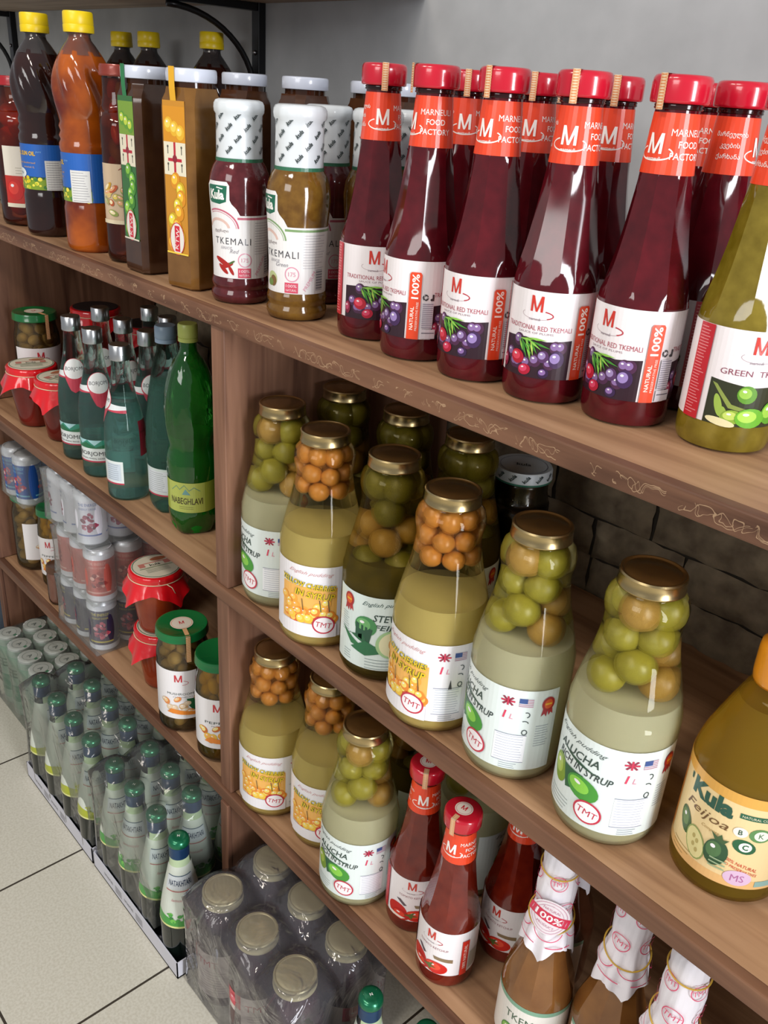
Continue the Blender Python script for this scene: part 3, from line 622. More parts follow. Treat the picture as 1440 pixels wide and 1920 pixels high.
def ball(name, squash=(1, 1, 1), seam=False):
    bm = bmesh.new(); bmesh.ops.create_uvsphere(bm, u_segments=20, v_segments=14, radius=1.0)
    for v in bm.verts:
        a = math.atan2(v.co.y, v.co.x); k = 1-0.05*math.exp(-(a/0.25)**2) if seam else 1
        v.co = Vector((v.co.x*squash[0]*k, v.co.y*squash[1]*k, v.co.z*squash[2]*(1-0.05*math.exp(-((1-abs(v.co.z))/0.06)**2))))
    me = bpy.data.meshes.new(name); bm.to_mesh(me); bm.free(); me.shade_smooth(); return me
M_PLUM = mottled('green_plum_skin', '#8a7f1e', '#b0a63e', 50, 0.35, 0.0, lo=0.3, hi=0.7, sss=0.0); M_PLUM2 = mottled('ripe_plum_skin', '#9a7028', '#c09a50', 40, 0.35, lo=0.3, hi=0.7); M_CHER = mottled('yellow_cherry_skin', '#b06a20', '#dc9c48', 60, 0.3, lo=0.3, hi=0.75)
M_FEI = mottled('feijoa_skin', '#5d5a1c', '#8a8430', 30, 0.4, lo=0.3, hi=0.7); M_PICK = mottled('pickle_skin', '#7f7a1c', '#b5a23a', 30, 0.4)
ME = {}
def fruits(root, nm, n, r, zlo, zhi, prof, pull, seed, mats, squash=(1, 1, 1)):
    P, R = relax(n, r, zlo, zhi, prof, pull, seed); rr = random.Random(seed)
    for p, q in zip(P, R):
        mt = rr.choice(mats); k = (nm, mt.name)
        if k not in ME: ME[k] = ball(nm, squash, True); ME[k].materials.append(mt)
        o = bpy.data.objects.new(nm, ME[k]); COL.objects.link(o); o.parent = root; o.location = p*mm; o.scale = (q*mm,)*3; o.rotation_euler = (rr.uniform(-.6, .6), rr.uniform(-.6, .6), rr.uniform(0, 6))
def gold_lid(root, z0, r=29.5, h=17, mat=GOLD, name='lid'):
    k = r/29.5; bm = bmesh.new()
    lathe(bm, [(27*k, z0), (29*k, z0), (29.9*k, z0+1), (29.9*k, z0+2.2), (29.2*k, z0+3.4), (29.2*k, z0+h-3), (29.6*k, z0+h-1.6), (28.6*k, z0+h), (27.2*k, z0+h), (26*k, z0+h-1.2), (25*k, z0+h-1.3), (24*k, z0+h-0.6), (8*k, z0+h-0.4), (0, z0+h-0.4)], 56)
    return mesh(name, bm, mat, root, autos=45)
def rosette(A, x, y, L=4, k=1.0):
    A.poly([(x-5*k, y-3*k), (x-7*k, y-15*k), (x-3.5*k, y-12*k), (x-1*k, y-16*k), (x+1*k, y-4*k)], '#a81c2a', L); A.poly([(x-1*k, y-4*k), (x+2*k, y-15*k), (x+4*k, y-11*k), (x+7*k, y-14*k), (x+5*k, y-3*k)], '#b8242e', L)
    A.ell(x, y, 7.5*k, 8.5*k, '#a81a22', L+1, n=20); A.ell(x, y, 5*k, 6*k, '#dc5a22', L+2); A.rect(x-4*k, y-1*k, x+4*k, y+1.2*k, '#e8b02c', L+3)
def label_T(root, kind):
    A = Art(); bg = {'alucha': '#dfe9e6', 'cherry': '#ece9ec', 'feijoa': '#d9e6e2'}[kind]
    t0, t1 = 20, 116; A.rect(-78, t0, 84, t1, bg)
    if kind == 'alucha':
        A.text('English pudding', -22, 106, 6.5, '#4d5a58', 2, shear=0.6, rot=-4, width=62)
        A.text('ALUCHA', -22, 93, 9, '#2c443c', 3, bold=0.01, shear=0.25, width=50); A.poly([(-50, 93), (-18, 84), (8, 80), (-16, 87)], '#1f4a34', 4); A.text('RICH IN SYRUP', -14, 80, 8, '#2c3c3a', 3, bold=0.01, shear=0.2, rot=-4, width=64)
        A.fruit(-41, 62, 11.5, 17, '#7a9a2c', '#a8c04c', 5, 8); A.poly([(-34, 74), (-10, 74), (-14, 56), (-28, 50)], '#1c5a34', 6); A.fruit(-10, 60, 18.5, 13.5, '#3f9430', '#86cc44', 7, -12)
    elif kind == 'cherry':
        A.text('English pudding', -20, 106, 6, '#d09a9a', 2, shear=0.6, rot=-2, width=58); A.rect(-60, 38, 14, 88, '#f0b45a', 1); rr = random.Random(8)
        for i in range(34): A.fruit(-58+70*rr.random(), 40+30*rr.random(), 6.5, 6.5, rr.choice(['#e88a2c', '#f0a83c', '#e2662c', '#f2c43c']), rr.choice(['#f6c860', '#f8b04c', '#f4dc70']), 2+i*0.12)
        for off, c, b_ in ((0, '#4a6a1c', 0.045), (1, '#e8c41c', 0.015)):
            A.text('YELLOW CHERRIES', -24, 91, 8, c, 9+off, bold=b_, shear=0.1, rot=-6, width=72); A.text('IN SYRUP', -14, 78, 9, c, 9+off, bold=b_, shear=0.1, rot=-6, width=50)
        for x in (-30, -8, 2): A.poly([(x, 72), (x+0.9, 72), (x+3, 56), (x+2, 56)], '#5a4a2c', 9)
        A.rect(-60, 20, 14, 38, bg, 9)
    else:
        A.text('English pudding', -8, 107, 6.5, '#3c5a54', 2, shear=0.6, rot=3, width=58); A.text('STEWED', 0, 90, 9, '#27423a', 3, bold=0.012, shear=0.25, width=46); A.text('FEIJOA', 0, 77, 9, '#27423a', 3, bold=0.012, shear=0.25, width=42)
        A.fruit(-32, 76, 15, 14, '#3f8a50', '#6aae68', 3); A.poly([(-56, 60), (-34, 66), (-28, 52), (-52, 62)], '#1c5f3c', 4); A.poly([(-66, 66), (-40, 52), (-16, 46), (-50, 48)], '#1f7040', 5); A.poly([(-50, 44), (-30, 58), (-4, 46), (-30, 38)], '#1a6a40', 6); A.poly([(-44, 80), (-22, 74), (-26, 54), (-44, 62)], '#185038', 4)
        A.ell(2, 56, 20, 19, '#9fc48c', 6, n=28); A.ell(3, 56, 17, 16.5, '#e0dab0', 7, n=28); A.ell(7, 57, 10, 11, '#d49a58', 8); rosette(A, -56, 104); A.lines(-68, -54, 60, 84, 9, '#9aa8a8', 2, 0.7, 0.3); A.lines(-62, -46, 26, 36, 4, '#8a9a9a', 2, 0.7, 0.4); A.lines(-30, 26, 22, 34, 4, '#7d8d8d', 2, 0.7, 0.3)
        return A.build('label', P_T, root, 52.2, sstep=5)
    X = 24 if kind == 'alucha' else 22
    # flags, volume, recycling marks, nutrition table, round stamp
    A.rect(X, 101, X+14, 103, '#c0284a', 3); A.rect(X+6, 97, X+8, 107, '#c0284a', 3); A.poly([(X+1, 98), (X+3, 97), (X+13, 106), (X+11, 107)], '#8d2440', 3); A.poly([(X+11, 97), (X+13, 98), (X+3, 107), (X+1, 106)], '#8d2440', 3)
    A.rect(X+18, 97, X+32, 107, '#c9ccd8', 3); A.rect(X+18, 101.5, X+26, 107, '#33508c', 4); A.lines(X+18, X+32, 98, 106, 5, '#b46a74', 3.5, 0.7)
    A.text('1', X+5, 86, 9, '#d8385c', 3, shear=0.2, bold=0.03); A.text('L', X+12, 84.5, 6, '#e08aa0', 3, shear=0.2)
    A.ring(X+27, 88, 3.4, 3.4, 1, '#3c4a4c', 3, a0=-80, a1=120); A.ring(X+26, 78, 4, 3, 1, '#3c4a4c', 3, a0=0, a1=130); A.ring(X+27, 67, 3, 3.4, 1, '#3c4a4c', 3)
    if kind == 'cherry': A.poly([(X+14, 62), (X+16, 74), (X+18, 62)], '#3a3a3a', 3)
    A.rect(X-2, 30, X+30, 63, '#f2f4f8', 2); A.lines(X, X+28, 33, 61, 10, '#b3b8c8', 3, 0.6, 0.15); A.lines(X-2, X+30, 30, 63, 2, '#8d92a4', 3, 0.8); A.lines(X+6, X+26, 22, 27, 3, '#8d98a0', 2, 0.6, 0.3)
    sx = 0 if kind == 'alucha' else -2
    A.ell(sx, 38, 14, 12.5, '#c22a44', 10, -12, n=28); A.ell(sx, 38, 12, 10.5, '#f4eef0', 11, -12, n=28); A.text('TMT', sx, 38, 7, '#c22a44', 12, rot=-10, bold=0.01)
    A.lines(-52, -16, 24, 36, 4, '#93a09e', 2, 0.7, 0.4)
    if kind == 'alucha': rosette(A, 72, 100, k=0.95); A.lines(62, 78, 50, 74, 9, '#a2aab4', 2, 0.7, 0.3)
    else: A.lines(60, 80, 40, 90, 14, '#b0b4bc', 2, 0.7, 0.3)
    return A.build('label', P_T, root, 52.2, sstep=5)
def syrup_jar(name, kind, seed, fr=True):
    r = empty(name); bm = bmesh.new(); lathe(bm, fine(P_T, 7), 64)
    mesh('glass_jar', bm, OUT[kind], r)
    bm = bmesh.new(); S_ = [(0, 3.2), (40, 3.0), (46.5, 6), (50, 13), (50.6, 20), (50.6, 122), (49.6, 136), (46.6, 151.5), (0, 151.6)]; lathe(bm, S_, 56)
    mesh('syrup', bm, SYR_HAZE[kind], r, autos=50)  # pale haze body up to the shoulder, imitates light refracted through the syrup
    gold_lid(r, 255.5, h=14.5)
    label_T(r, kind)
    I = [(max(a-1.2, 0), b_+(1.5 if b_ < 3 else 0)) for a, b_ in P_T]
    if kind == 'cherry': fruits(r, 'cherry_plum', 20, 11.2, 188, 254, I, 2.5, seed, [M_CHER]); fruits(r, 'cherry_plum', 17, 12, 3, 44, I, -1.5, seed+1, [M_CHER])
    elif kind == 'alucha': fruits(r, 'green_plum', 13, 16.2, 150, 254, I, 2.5, seed, [M_PLUM, M_PLUM, M_PLUM2]); fruits(r, 'green_plum', 8, 15, 3, 36, I, -1.5, seed+1, [M_PLUM])
    else: fruits(r, 'feijoa_fruit', 20, 17.5, 100, 254, I, 0.8, seed, [M_FEI, M_PLUM2, M_FEI]); fruits(r, 'feijoa_fruit', 8, 16, 3, 40, I, -1.5, seed+1, [M_FEI])
    return r
SYR_HAZE = {k: clear('syrup_haze_'+k, c, edge=e, haze=hz, hazecol=h, ior=1.12) for k, c, e, h, hz in (('cherry', '#fff6d0', '#f0dc98', '#fff0a0', 0.90), ('alucha', '#fcfaec', '#ecebd0', '#fffbdc', 0.90), ('feijoa', '#d8cc98', '#8a7c40', '#c8bb7c', 0.3))}  # haze colours stand in for the bright refraction low in the jars
OUT = {'cherry': refract('golden_syrup', '#fffaec'), 'alucha': refract('pale_syrup', '#fffff4'), 'feijoa': refract('olive_syrup', '#ece4c4')}
tc_ = Proto(syrup_jar('cherry_syrup_jar', 'cherry', 11), 'jar'); ta = Proto(syrup_jar('plum_syrup_jar', 'alucha', 21), 'jar'); tf = Proto(syrup_jar('feijoa_syrup_jar', 'feijoa', 31), 'jar')
GT = 'jars of fruit in syrup with gold lids'
ta.sc = tc_.sc = tf.sc = (0.95, 0.95, 0.965)
ta.put(-0.814, 0.597, ZB, -50, 'tall jar of green plums in pale syrup standing against the upright panel, middle shelf', group=GT)
tc_.put(-0.715, 0.584, ZB, 8, 'jar of yellow cherries in syrup, left of the feijoa jar, middle shelf', group=GT)
tf.put(-0.619, 0.600, ZB, 12, 'tall jar of stewed feijoa with dark green leaves on its label', group=GT)
tc_.put(-0.520, 0.586, ZB, -22, 'tall jar of yellow cherries in syrup, right of the feijoa jar, middle shelf', group=GT)
ta.put(-0.420, 0.598, ZB, -42, 'jar of green plums in syrup, second nearest on the middle shelf, label edge showing', group=GT)
ta.put(-0.309, 0.604, ZB, -14, 'nearest and largest jar of green plums in syrup, next to the yellow compote bottle', group=GT)
tf.put(-0.822, 0.700, ZB, 60, 'dark jar with gold lid in the back row, leftmost, behind the first two syrup jars')
tf.put(-0.716, 0.708, ZB, 90, 'dark jar with gold lid in the back row, middle of three')
tf.put(-0.615, 0.712, ZB, 120, 'dark jar with gold lid in the back row, rightmost of three')
tc_.put(-0.817, 0.592, ZC, 4, 'jar of small yellow cherries in syrup against the upright panel, lowest shelf', group=GT)
tc_.put(-0.722, 0.614, ZC, 2, 'jar of yellow cherries in syrup, second on the lowest shelf', group=GT)
ta.put(-0.622, 0.587, ZC, -18, 'jar of green plums in syrup on the lowest shelf beside the ketchup', group=GT)
tf.put(-0.640, 0.705, ZC, 60, 'dark jar behind the green plum jar on the lowest shelf'); ta.put(-0.540, 0.712, ZC, 100, 'pale syrup jar in shade behind the ketchup bottles on the lowest shelf')

# ------------------------------------------------------------------ yellow compote bottle
P_F = [(0, 4), (30, 3), (44, 0.6), (49, 5), (50, 12), (50, 118), (48.5, 126), (44, 140), (36, 160), (27.5, 180), (21, 194), (18.5, 202), (18, 214)]
r = empty('compote_bottle'); bm = bmesh.new(); lathe(bm, fine(P_F, 7), 64); mesh('glass_bottle', bm, refract('yellow_compote', '#fdf6d8'), r)
bm = bmesh.new(); lathe(bm, [(0, 4), (44, 4), (48.4, 9), (48.6, 118), (47, 126), (42.6, 140), (34.8, 159), (26, 180), (0, 180.3)], 48); mesh('compote', bm, clear('compote_base', '#fdf0a8', edge='#e0c050', haze=0.30, hazecol='#ffe070', ior=1.1), r, autos=50)
bm = bmesh.new(); lathe(bm, fine([(18.6, 196), (20.5, 199), (21, 205), (21, 226), (20.2, 232), (17, 235), (0, 235.4)], 4), 48); mesh('shrink_cap', bm, plain('orange_cap_foil', '#d98a1c', 0.25, coat=0.5), r)
A = Art(); A.rect(-76, 21, 76, 116, '#ead09a'); rr = random.Random(3)
for x0, c in ((-76, '#dc8a3c'), (58, '#d9803a')): A.rect(x0, 21, x0+18, 116, c, 0.5)
A.rect(-76, 21, 76, 30, '#e6b878', 0.8); A.rect(-76, 106, 76, 116, '#e0a84c', 0.8)
A.text('Kula', -16, 98, 17, '#1c5240', 3, bold=0.05, width=42, rot=-2); A.text("'", -42, 102, 6, '#1c5240', 3, bold=0.04); A.rect(10, 94, 46, 99, '#1c5f44', 3); A.text('NATURAL COMPOTE', 28, 96.5, 2.4, '#e6e0c0', 4)
A.text('Feijoa', -18, 79, 11, '#6c4a22', 3, shear=0.3, width=44); A.text('Compote', -10, 69, 4, '#b09050', 3, shear=0.4)
A.fruit(-36, 58, 8, 14, '#3c5c2c', '#5e7c3c', 3, 22); A.ell(-20, 47, 10, 16, '#8fa05c', 5, 18); A.ell(-20, 47, 8.8, 14.6, '#e0d698', 6, 18)
for x, y in ((-22, 53), (-18, 50), (-21, 45), (-17, 41)): A.ell(x, y, 1.6, 2.4, '#b8a868', 7)
A.fruit(-1, 50, 11, 15, '#2c5234', '#4c7446', 5, -10); A.poly([(-4, 64), (-8, 70), (-2, 67), (1, 71), (3, 66), (8, 68), (4, 62)], '#3c5a34', 8)
for i in range(3): A.rect(-4, 44-4*i, 10, 45.4-4*i, '#9ab08a', 9)
A.ell(14, 80, 6, 5, '#f0ece0', 4); A.text('B', 14, 80, 5, '#3a5a4a', 5, bold=0.02); A.ell(30, 80, 9, 7, '#5c8c54', 3); A.ell(31, 80, 6, 5, '#e8ecd8', 4); A.text('K', 31, 80, 5, '#3a6a4a', 5)
A.ell(20, 66, 10, 7, '#1f5f3c', 3, -15); A.ell(21, 66, 5.4, 4.8, '#f0f2ea', 4); A.text('C', 21, 66, 5.6, '#1f5f3c', 5, bold=0.03)
A.text('100% NATURAL', 22, 46, 3.4, '#d24a34', 3, rot=-16, width=30); A.text('NO PRESERVATIVES', 22, 41, 2.8, '#d24a34', 3, rot=-16, width=32); A.ell(22, 32, 12, 8, '#dcbcd8', 4, n=24); A.text('MS', 22, 32, 7, '#b06a9c', 5, bold=0.02); A.lines(-46, -22, 25, 33, 3, '#a88c50', 3, 0.7, 0.4); A.rect(38, 24, 56, 30, '#8ab0a8', 3)
A.build('label', P_F, r, 50.2)
Proto(r, 'bottle').put(-0.203, 0.637, ZB, -8, sc=(0.95, 0.95, 1), label= 'yellow feijoa compote bottle with orange cap, cut off by the right edge of the view')

# ------------------------------------------------------------------ sauce bottles with paper-wrapped necks
P_P = [(0, 2), (36, 0.6), (40.5, 5), (41.5, 12), (41.5, 86), (40, 96), (35.5, 112), (28, 134), (22.4, 156), (18.6, 180), (16, 205), (14.6, 230), (14.4, 262)]
def paper_bottle(name, h1, h2):
    r = empty(name); bm = bmesh.new(); lathe(bm, fine(P_P, 7), 64, facet=(10, 90, 104, 170, 205)); mesh('bottle', bm, mottled(name+'_glass', h1, h2, 26, 0.08, lo=0.3, hi=0.7, spec=0.65), r, autos=14)
    bm = bmesh.new(); rr = random.Random(4); n = 72; rings = []
    top = 284
    rows = [(0, 284.2), (9, 284.3), (15.5, 283), (18.4, 279), (18.9, 266), (18.2, 256), (19.6, 246), (21, 232), (20.2, 216), (19.2, 205), (21.5, 192), (25, 176), (28.4, None)]
    for i, (R, z) in enumerate(rows):
        if R == 0: rings.append([bm.verts.new((0, 0, z*mm))]); continue
        ring = []
        for k in range(n):
            a = 2*PI*k/n
            zz = z if z is not None else 158 - 16*abs(((k % 18)-9)/9.0) + (7 if (k//18) % 2 else 0)
            amp = {9: 0.2, 10: 1.0, 11: 1.8, 12: 2.4}.get(i, 0.4); R2 = R+amp*math.sin(8*a+1)+0.3*math.sin(19*a+i)
            ring.append(bm.verts.new((R2*mm*math.cos(a), R2*mm*math.sin(a), zz*mm)))
        rings.append(ring)
    for A_, B_ in zip(rings, rings[1:]):
        for k in range(n):
            j = (k+1) % n
            if len(A_) == 1: bm.faces.new((A_[0], B_[k], B_[j]))
            else:
                f = bm.faces.new((A_[k], B_[k], B_[j], A_[j]))
                if B_ is rings[-1]: f.material_index = 0
    pc = mesh('paper_cover', bm, plain('white_paper', '#e8e4ea', 0.75), r)
    A = Art(); c = '#d8436c'; PP = [(21.4, 160), (28.6, 166), (26.8, 178), (23.8, 192), (21.2, 205), (21.5, 216), (22.2, 232), (20.6, 246), (19.4, 256), (19.9, 266), (19.6, 279)]
    PP = [(a+0.9, b_) for a, b_ in PP]
    for s in (-48, -16, 16, 48):
        A.ring(s, 214, 11, 11, 1.1, c, 0); A.text('TMT', s, 214, 6.4, c, 0, bold=0.01, rot=-10)
        A.ring(s-14, 190, 15, 15, 1.0, c, 0, a0=200, a1=340); A.text('TMT', s-12, 250, 5.5, c, 0, bold=0.01, rot=8); A.ring(s-12, 250, 10, 9, 1.0, c, 0)
        A.rect(s-14, 167, s+8, 168.2, c, 0)
    A.build('printed_marks', PP, pc, 22, tstep=8, thick=0.1, off=0.1)
    bm = bmesh.new(); R, q = 20.8, []
    for k in range(49): a = 2*PI*k/48; q.append((R*mm*math.cos(a), R*mm*math.sin(a), (258+3*math.sin(a))*mm))
    tube(bm, q, 0.0009, 6); mesh('rubber_band', bm, plain('yellow_rubber', '#c9a23a', 0.5), r)
    bm = bmesh.new(); q = []
    for k in range(49): a = 2*PI*k/48; q.append((24.6*mm*math.cos(a), 24.6*mm*math.sin(a), (190+6*math.sin(a))*mm))
    tube(bm, q, 0.0009, 6); mesh('rubber_band', bm, plain('yellow_rubber', '#c9a23a', 0.5), r)
    A = Art(); A.rect(-60, 14, 60, 84, '#e6e2da'); A.rect(-60, 78, 60, 84, '#7aa68c', 1); A.text('TKEMALI', 0, 62, 10, '#3c5a44', 2, width=54); A.fruit(-20, 36, 12, 12, '#4f8a3c', '#8cc05a', 3); A.fruit(8, 34, 13, 12, '#7a9a3a', '#b0c860', 4); A.lines(26, 56, 24, 50, 8, '#9a9aa0', 2, 0.7, 0.2)
    A.build('label', P_P, r, 41.6)
    return r
pp = Proto(paper_bottle('paper_topped_bottle', '#6a4222', '#875a2c'), 'bottle')
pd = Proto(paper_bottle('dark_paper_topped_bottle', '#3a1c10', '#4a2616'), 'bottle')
pp.sc = (0.95, 0.95, 1)
o = pp.put(-0.338, 0.602, ZC, -4, 'brown sauce bottle with paper-wrapped neck bearing a round 100% seal, lowest shelf')
A = Art(); A.ell(0, 0, 24, 24, '#e9dfe4', 0, n=28); A.ring(0, 0, 22, 22, 1, '#cfa2b4', 1); A.ring(0, 0, 18, 18, 0.8, '#cfa2b4', 1); A.rect(-25, -6, 25, 7, '#cf2348', 2); A.text('100%', 0, 0.5, 9, '#f6eef0', 3, bold=0.02, width=34); A.text('NATURAL', 0, 11.5, 3.4, '#c9849c', 2, width=22); A.text('PRODUCT', 0, -11.5, 3.4, '#c9849c', 2, width=22)
for k in range(-20, 21, 5): bmesh.ops.bisect_plane(A.bm, geom=A.bm.verts[:]+A.bm.edges[:]+A.bm.faces[:], plane_co=(k, 0, 0), plane_no=(1, 0, 0), dist=1e-5)
ca, sa = math.cos(math.radians(-14)), math.sin(math.radians(-14))
def fseal(s, t, L):
    s, t = s*ca-t*sa, s*sa+t*ca; return Vector((s*0.9*mm, (-24.6-L+s*s/90)*mm, (206+t)*mm))
A.build('round_seal', None, o, 1, flat=fseal, thick=0.1, off=1.0)


def put_paper(x, y, a, lab, skip=('round_seal',)):
    c = pp.root.copy(); COL.objects.link(c)
    for ch in children(pp.root):
        if ch.name.split('.')[0] in skip: continue
        copy_tree(ch, c)
    c.location = (x, y, ZC); c.rotation_euler = (0, 0, math.atan2(-y, -x)+PI/2+math.radians(a)); c.scale = (0.95, 0.95, 1); tag(c, lab, 'bottle', 'brown sauce bottles with paper-wrapped necks'); return c
pp.root['group'] = 'brown sauce bottles with paper-wrapped necks'


put_paper(-0.262, 0.628, 20, 'brown sauce bottle with paper-wrapped neck, middle of the three, right of the sealed one')
put_paper(-0.190, 0.598, 35, 'brown sauce bottle with paper-wrapped neck, rightmost of the three on the lowest shelf')
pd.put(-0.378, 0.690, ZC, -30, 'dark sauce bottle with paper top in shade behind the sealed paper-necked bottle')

# ------------------------------------------------------------------ screw-top jars
def screw_jar(name, H, R, lidc, content, lab=None, lid_r=None, seal=False, mats=None, n=20, fr=9, dark=None):
    """wide glass jar: glass shell, packed filling, coloured lid"""
    r = empty(name); lr = lid_r or R*0.96
    P = [(0, 2), (R*0.75, 0.6), (R-1.5, 3), (R, 9), (R, H*0.70), (R-1, H*0.77), (lr*0.93, H*0.85), (lr*0.92, H-12)]
    bm = bmesh.new(); lathe(bm, fine(P, 7), 56); mesh('glass_jar', bm, GL, r)
    I = [(max(a-1.6, 0), b_+1.2) for a, b_ in P[:-1]]+[(lr*0.88, H-16), (0, H-16)]
    bm = bmesh.new(); lathe(bm, fine(I[:-1], 6)+[(0, H-16)], 56, wob=lambda a, z: 0.6*math.sin(5*a+z*0.2)+0.5*math.sin(9*a-z*0.35))
    mesh('filling', bm, content, r)
    if mats: fruits(r, mats[0], n, fr, 4, H-18, [(a, b_) for a, b_ in I if a > 5], 0.2, 5, mats[1], mats[2] if len(mats) > 2 else (1, 1, 1))
    bm = bmesh.new(); k = lr
    lathe(bm, [(k-2, H-14), (k, H-14), (k+1, H-13), (k+1, H-11.5), (k+.3, H-10.5), (k+.3, H-3), (k-1, H), (k-4, H), (k-5.5, H-1), (0, H-1)], 56)
    l = mesh('lid', bm, lidc, r, autos=45)
    if seal:
        A = Art(); A.ell(0, 0, k*0.44, k*0.44, '#e6ddcc', 0, n=28); A.ring(0, 0, k*0.40, k*0.40, 0.6, '#e0853c', 1); A.text('M', 0, 1, 8, '#c8323a', 1, bold=0.01); A.rect(-3.4, -k-0.5, 3.4, -k*0.42, '#e3b07c', 0)
        A.build('round_sticker', None, l, 1, flat=lambda s, t, L: Vector((s*mm, t*mm, (H-0.2+L)*mm)), thick=0.1, off=0.15)
        A = Art(); A.rect(-3.4, H-46, 3.4, H-0.3, '#e6c092')
        for i in range(14): A.poly([(-3.4, H-45+i*3.1), (-3.4, H-44+i*3.1), (3.4, H-42.6+i*3.1), (3.4, H-43.6+i*3.1)], '#dc9152', 1)
        A.build('seal_strip', [(R+0.6, 0), (R+0.6, H*0.7), (k+1.2, H*0.86), (k+1.4, H)], r, k, tstep=5)
    if lab: lab(r, P, R, H)
    return r
def lab_M(veg):
    def f(r, P, R, H):
        A = Art(); t0, t1 = H*0.16, H*0.66; A.rect(-70, t0, 66, t1, '#ece9ea'); mid = t0+(t1-t0)*0.45
        A.text('M', -18, t1-14, 13, '#c8303a', 2, bold=0.01); A.ring(-17, t1-22, 15, 5, 0.9, '#c05060', 1, a0=-70, a1=60); A.text(veg[0], -14, mid+7, 4.2, '#3c4a44', 2, width=46); A.text('MARNEULI', -12, mid+1, 2, '#8a8a8c', 2, width=30)
        A.rect(30, t0, 40, t1-8, '#b3242c', 12); A.text('100% NATURAL', 35, (t0+t1)/2-4, 4.2, '#e8b0a8', 13, rot=90)
        if veg[0] != 'PEPPERS': A.poly([(-6, mid-2), (30, mid-4), (30, mid-24), (4, mid-26), (-4, mid-14)], '#1c5f38', 3)
        rr = random.Random(6)
        for i in range(14): A.fruit(-44+i*5+rr.uniform(-3, 3), t0+8+rr.random()*(mid-t0-10), rr.uniform(5, 9), rr.uniform(4, 8), rr.choice(veg[1]), rr.choice(veg[2]), 4+i*0.2, rr.uniform(-40, 40))
        A.poly([(-38, t0+12), (30, t0+4), (30, t0+9), (-30, t0+20)], '#e8882c', 10); A.build('label', P, r, R)
    return f
GREENL = plain('green_lid', '#0e6a34', 0.25, coat=0.5)
M_MUSH = mottled('pickled_mushroom', '#c49a5c', '#ecd8a8', 60, 0.3, lo=0.3, hi=0.7, bump=0.2); M_PEP = mottled('yellow_pepper_slices', '#c8920f', '#f0cc3c', 40, 0.25, lo=0.3, hi=0.7)
c_mush = clear('mushroom_brine', '#f6ecd0', edge='#c8b080', haze=0.22, hazecol='#e8cc90', ior=1.1); c_pep = clear('pepper_brine', '#f8e8b0', edge='#d0b050', haze=0.25, hazecol='#f0cc50', ior=1.1)
ch = Proto(screw_jar('mushroom_jar', 183, 42, GREENL, c_mush, lab_M(('MUSHROOMS', ['#c8a070', '#d8c0a0', '#e08a4a', '#8a6a4a'], ['#e8dcc4', '#f0c890', '#e8d0b0'])), seal=True, mats=('mushroom', [M_MUSH], (1, 0.85, 0.8)), n=46, fr=12.5), 'jar', 'green-lidded pickle jars')
ch.put(-1.052, 0.583, ZC, 12, 'green-lidded jar of pickled mushrooms with orange seal strip, front of the lowest shelf')
cp = Proto(screw_jar('pepper_jar', 170, 36, GREENL, c_pep, lab_M(('PEPPERS', ['#e0a020', '#e8c040', '#c86a1c', '#d8842c'], ['#f0d870', '#f4e090', '#f0b050'])), seal=False, mats=('pepper', [M_PEP], (0.8, 0.8, 1.3)), n=40, fr=10.5), 'jar', 'green-lidded pickle jars')
cp.put(-0.953, 0.590, ZC, 20, 'green-lidded jar of yellow peppers half hidden by the upright panel').scale = (1.08, 1.08, 1.07)
cp.put(-1.588, 0.604, ZC, 0, 'small green-lidded jar of yellow peppers at the left end of the lowest shelf').scale = (0.86, 0.86, 1.0)
ch.put(-1.690, 0.606, ZC, 60, 'large green-lidded mushroom jar at the far left of the lowest shelf, under the blue cans').scale = (1.05, 1.05, 0.903)
ch.put(-1.682, 0.648, ZB, 30, 'green-lidded jar of mushrooms behind the red foil jars on the middle shelf')
# tomato jar, pickle jar
M_TOM = mottled('tomato_skin', '#a81f0e', '#d0481c', 20, 0.25)
def lab_tom(r, P, R, H):
    A = Art(); A.rect(-60, 78, 60, 122, '#e6dfd0'); A.text('M', -4, 110, 13, '#d24a50', 2); A.ring(-2, 102, 14, 5, 0.8, '#dc8088', 1); A.lines(-40, 40, 82, 90, 3, '#b0a898', 1, 0.8); A.rect(-60, 34, 60, 78, '#c03024', 0.5)
    for i, x in enumerate((-44, -18, 8, 32)): A.fruit(x, 56, 14, 18, '#c8201c', '#e03c30', 3+i)
    A.rect(-60, 30, 60, 36, '#e6e0c8', 6); A.build('label', P, r, R)
pt = Proto(screw_jar('tomato_jar', 222, 44, plain('red_jar_lid', '#b01824', 0.25, coat=0.5), clear('tomato_brine', '#f0b898', edge='#c06040', haze=0.3, hazecol='#c8502c', ior=1.1), lab_tom, lid_r=34, mats=('tomato', [M_TOM], (1, 1, 1.1)), n=14, fr=19), 'jar')
pt.put(-1.540, 0.606, ZA, 30, 'jar of red tomatoes with red and cream label, far left of the top shelf')
def lab_pick(r, P, R, H):
    A = Art(); A.rect(-44, 56, 44, 128, '#cdb596'); rr = random.Random(3); A.text('ASSORTI', 6, 118, 7, '#8c3a20', 3, rot=-18, shear=0.3)
    for i in range(26): A.fruit(-36+72*rr.random(), 64+40*rr.random(), rr.uniform(4, 9), rr.uniform(3, 7), rr.choice(['#c89a2c', '#8a9a4a', '#b8562c', '#d8c078', '#a89a60']), rr.choice(['#e8d060', '#b8c080', '#e0a878', '#f0e0b0']), 4+i*0.15, rr.uniform(-60, 60))
    A.rect(-44, 52, 44, 57, '#e0d2b0', 9); A.build('label', P, r, R)
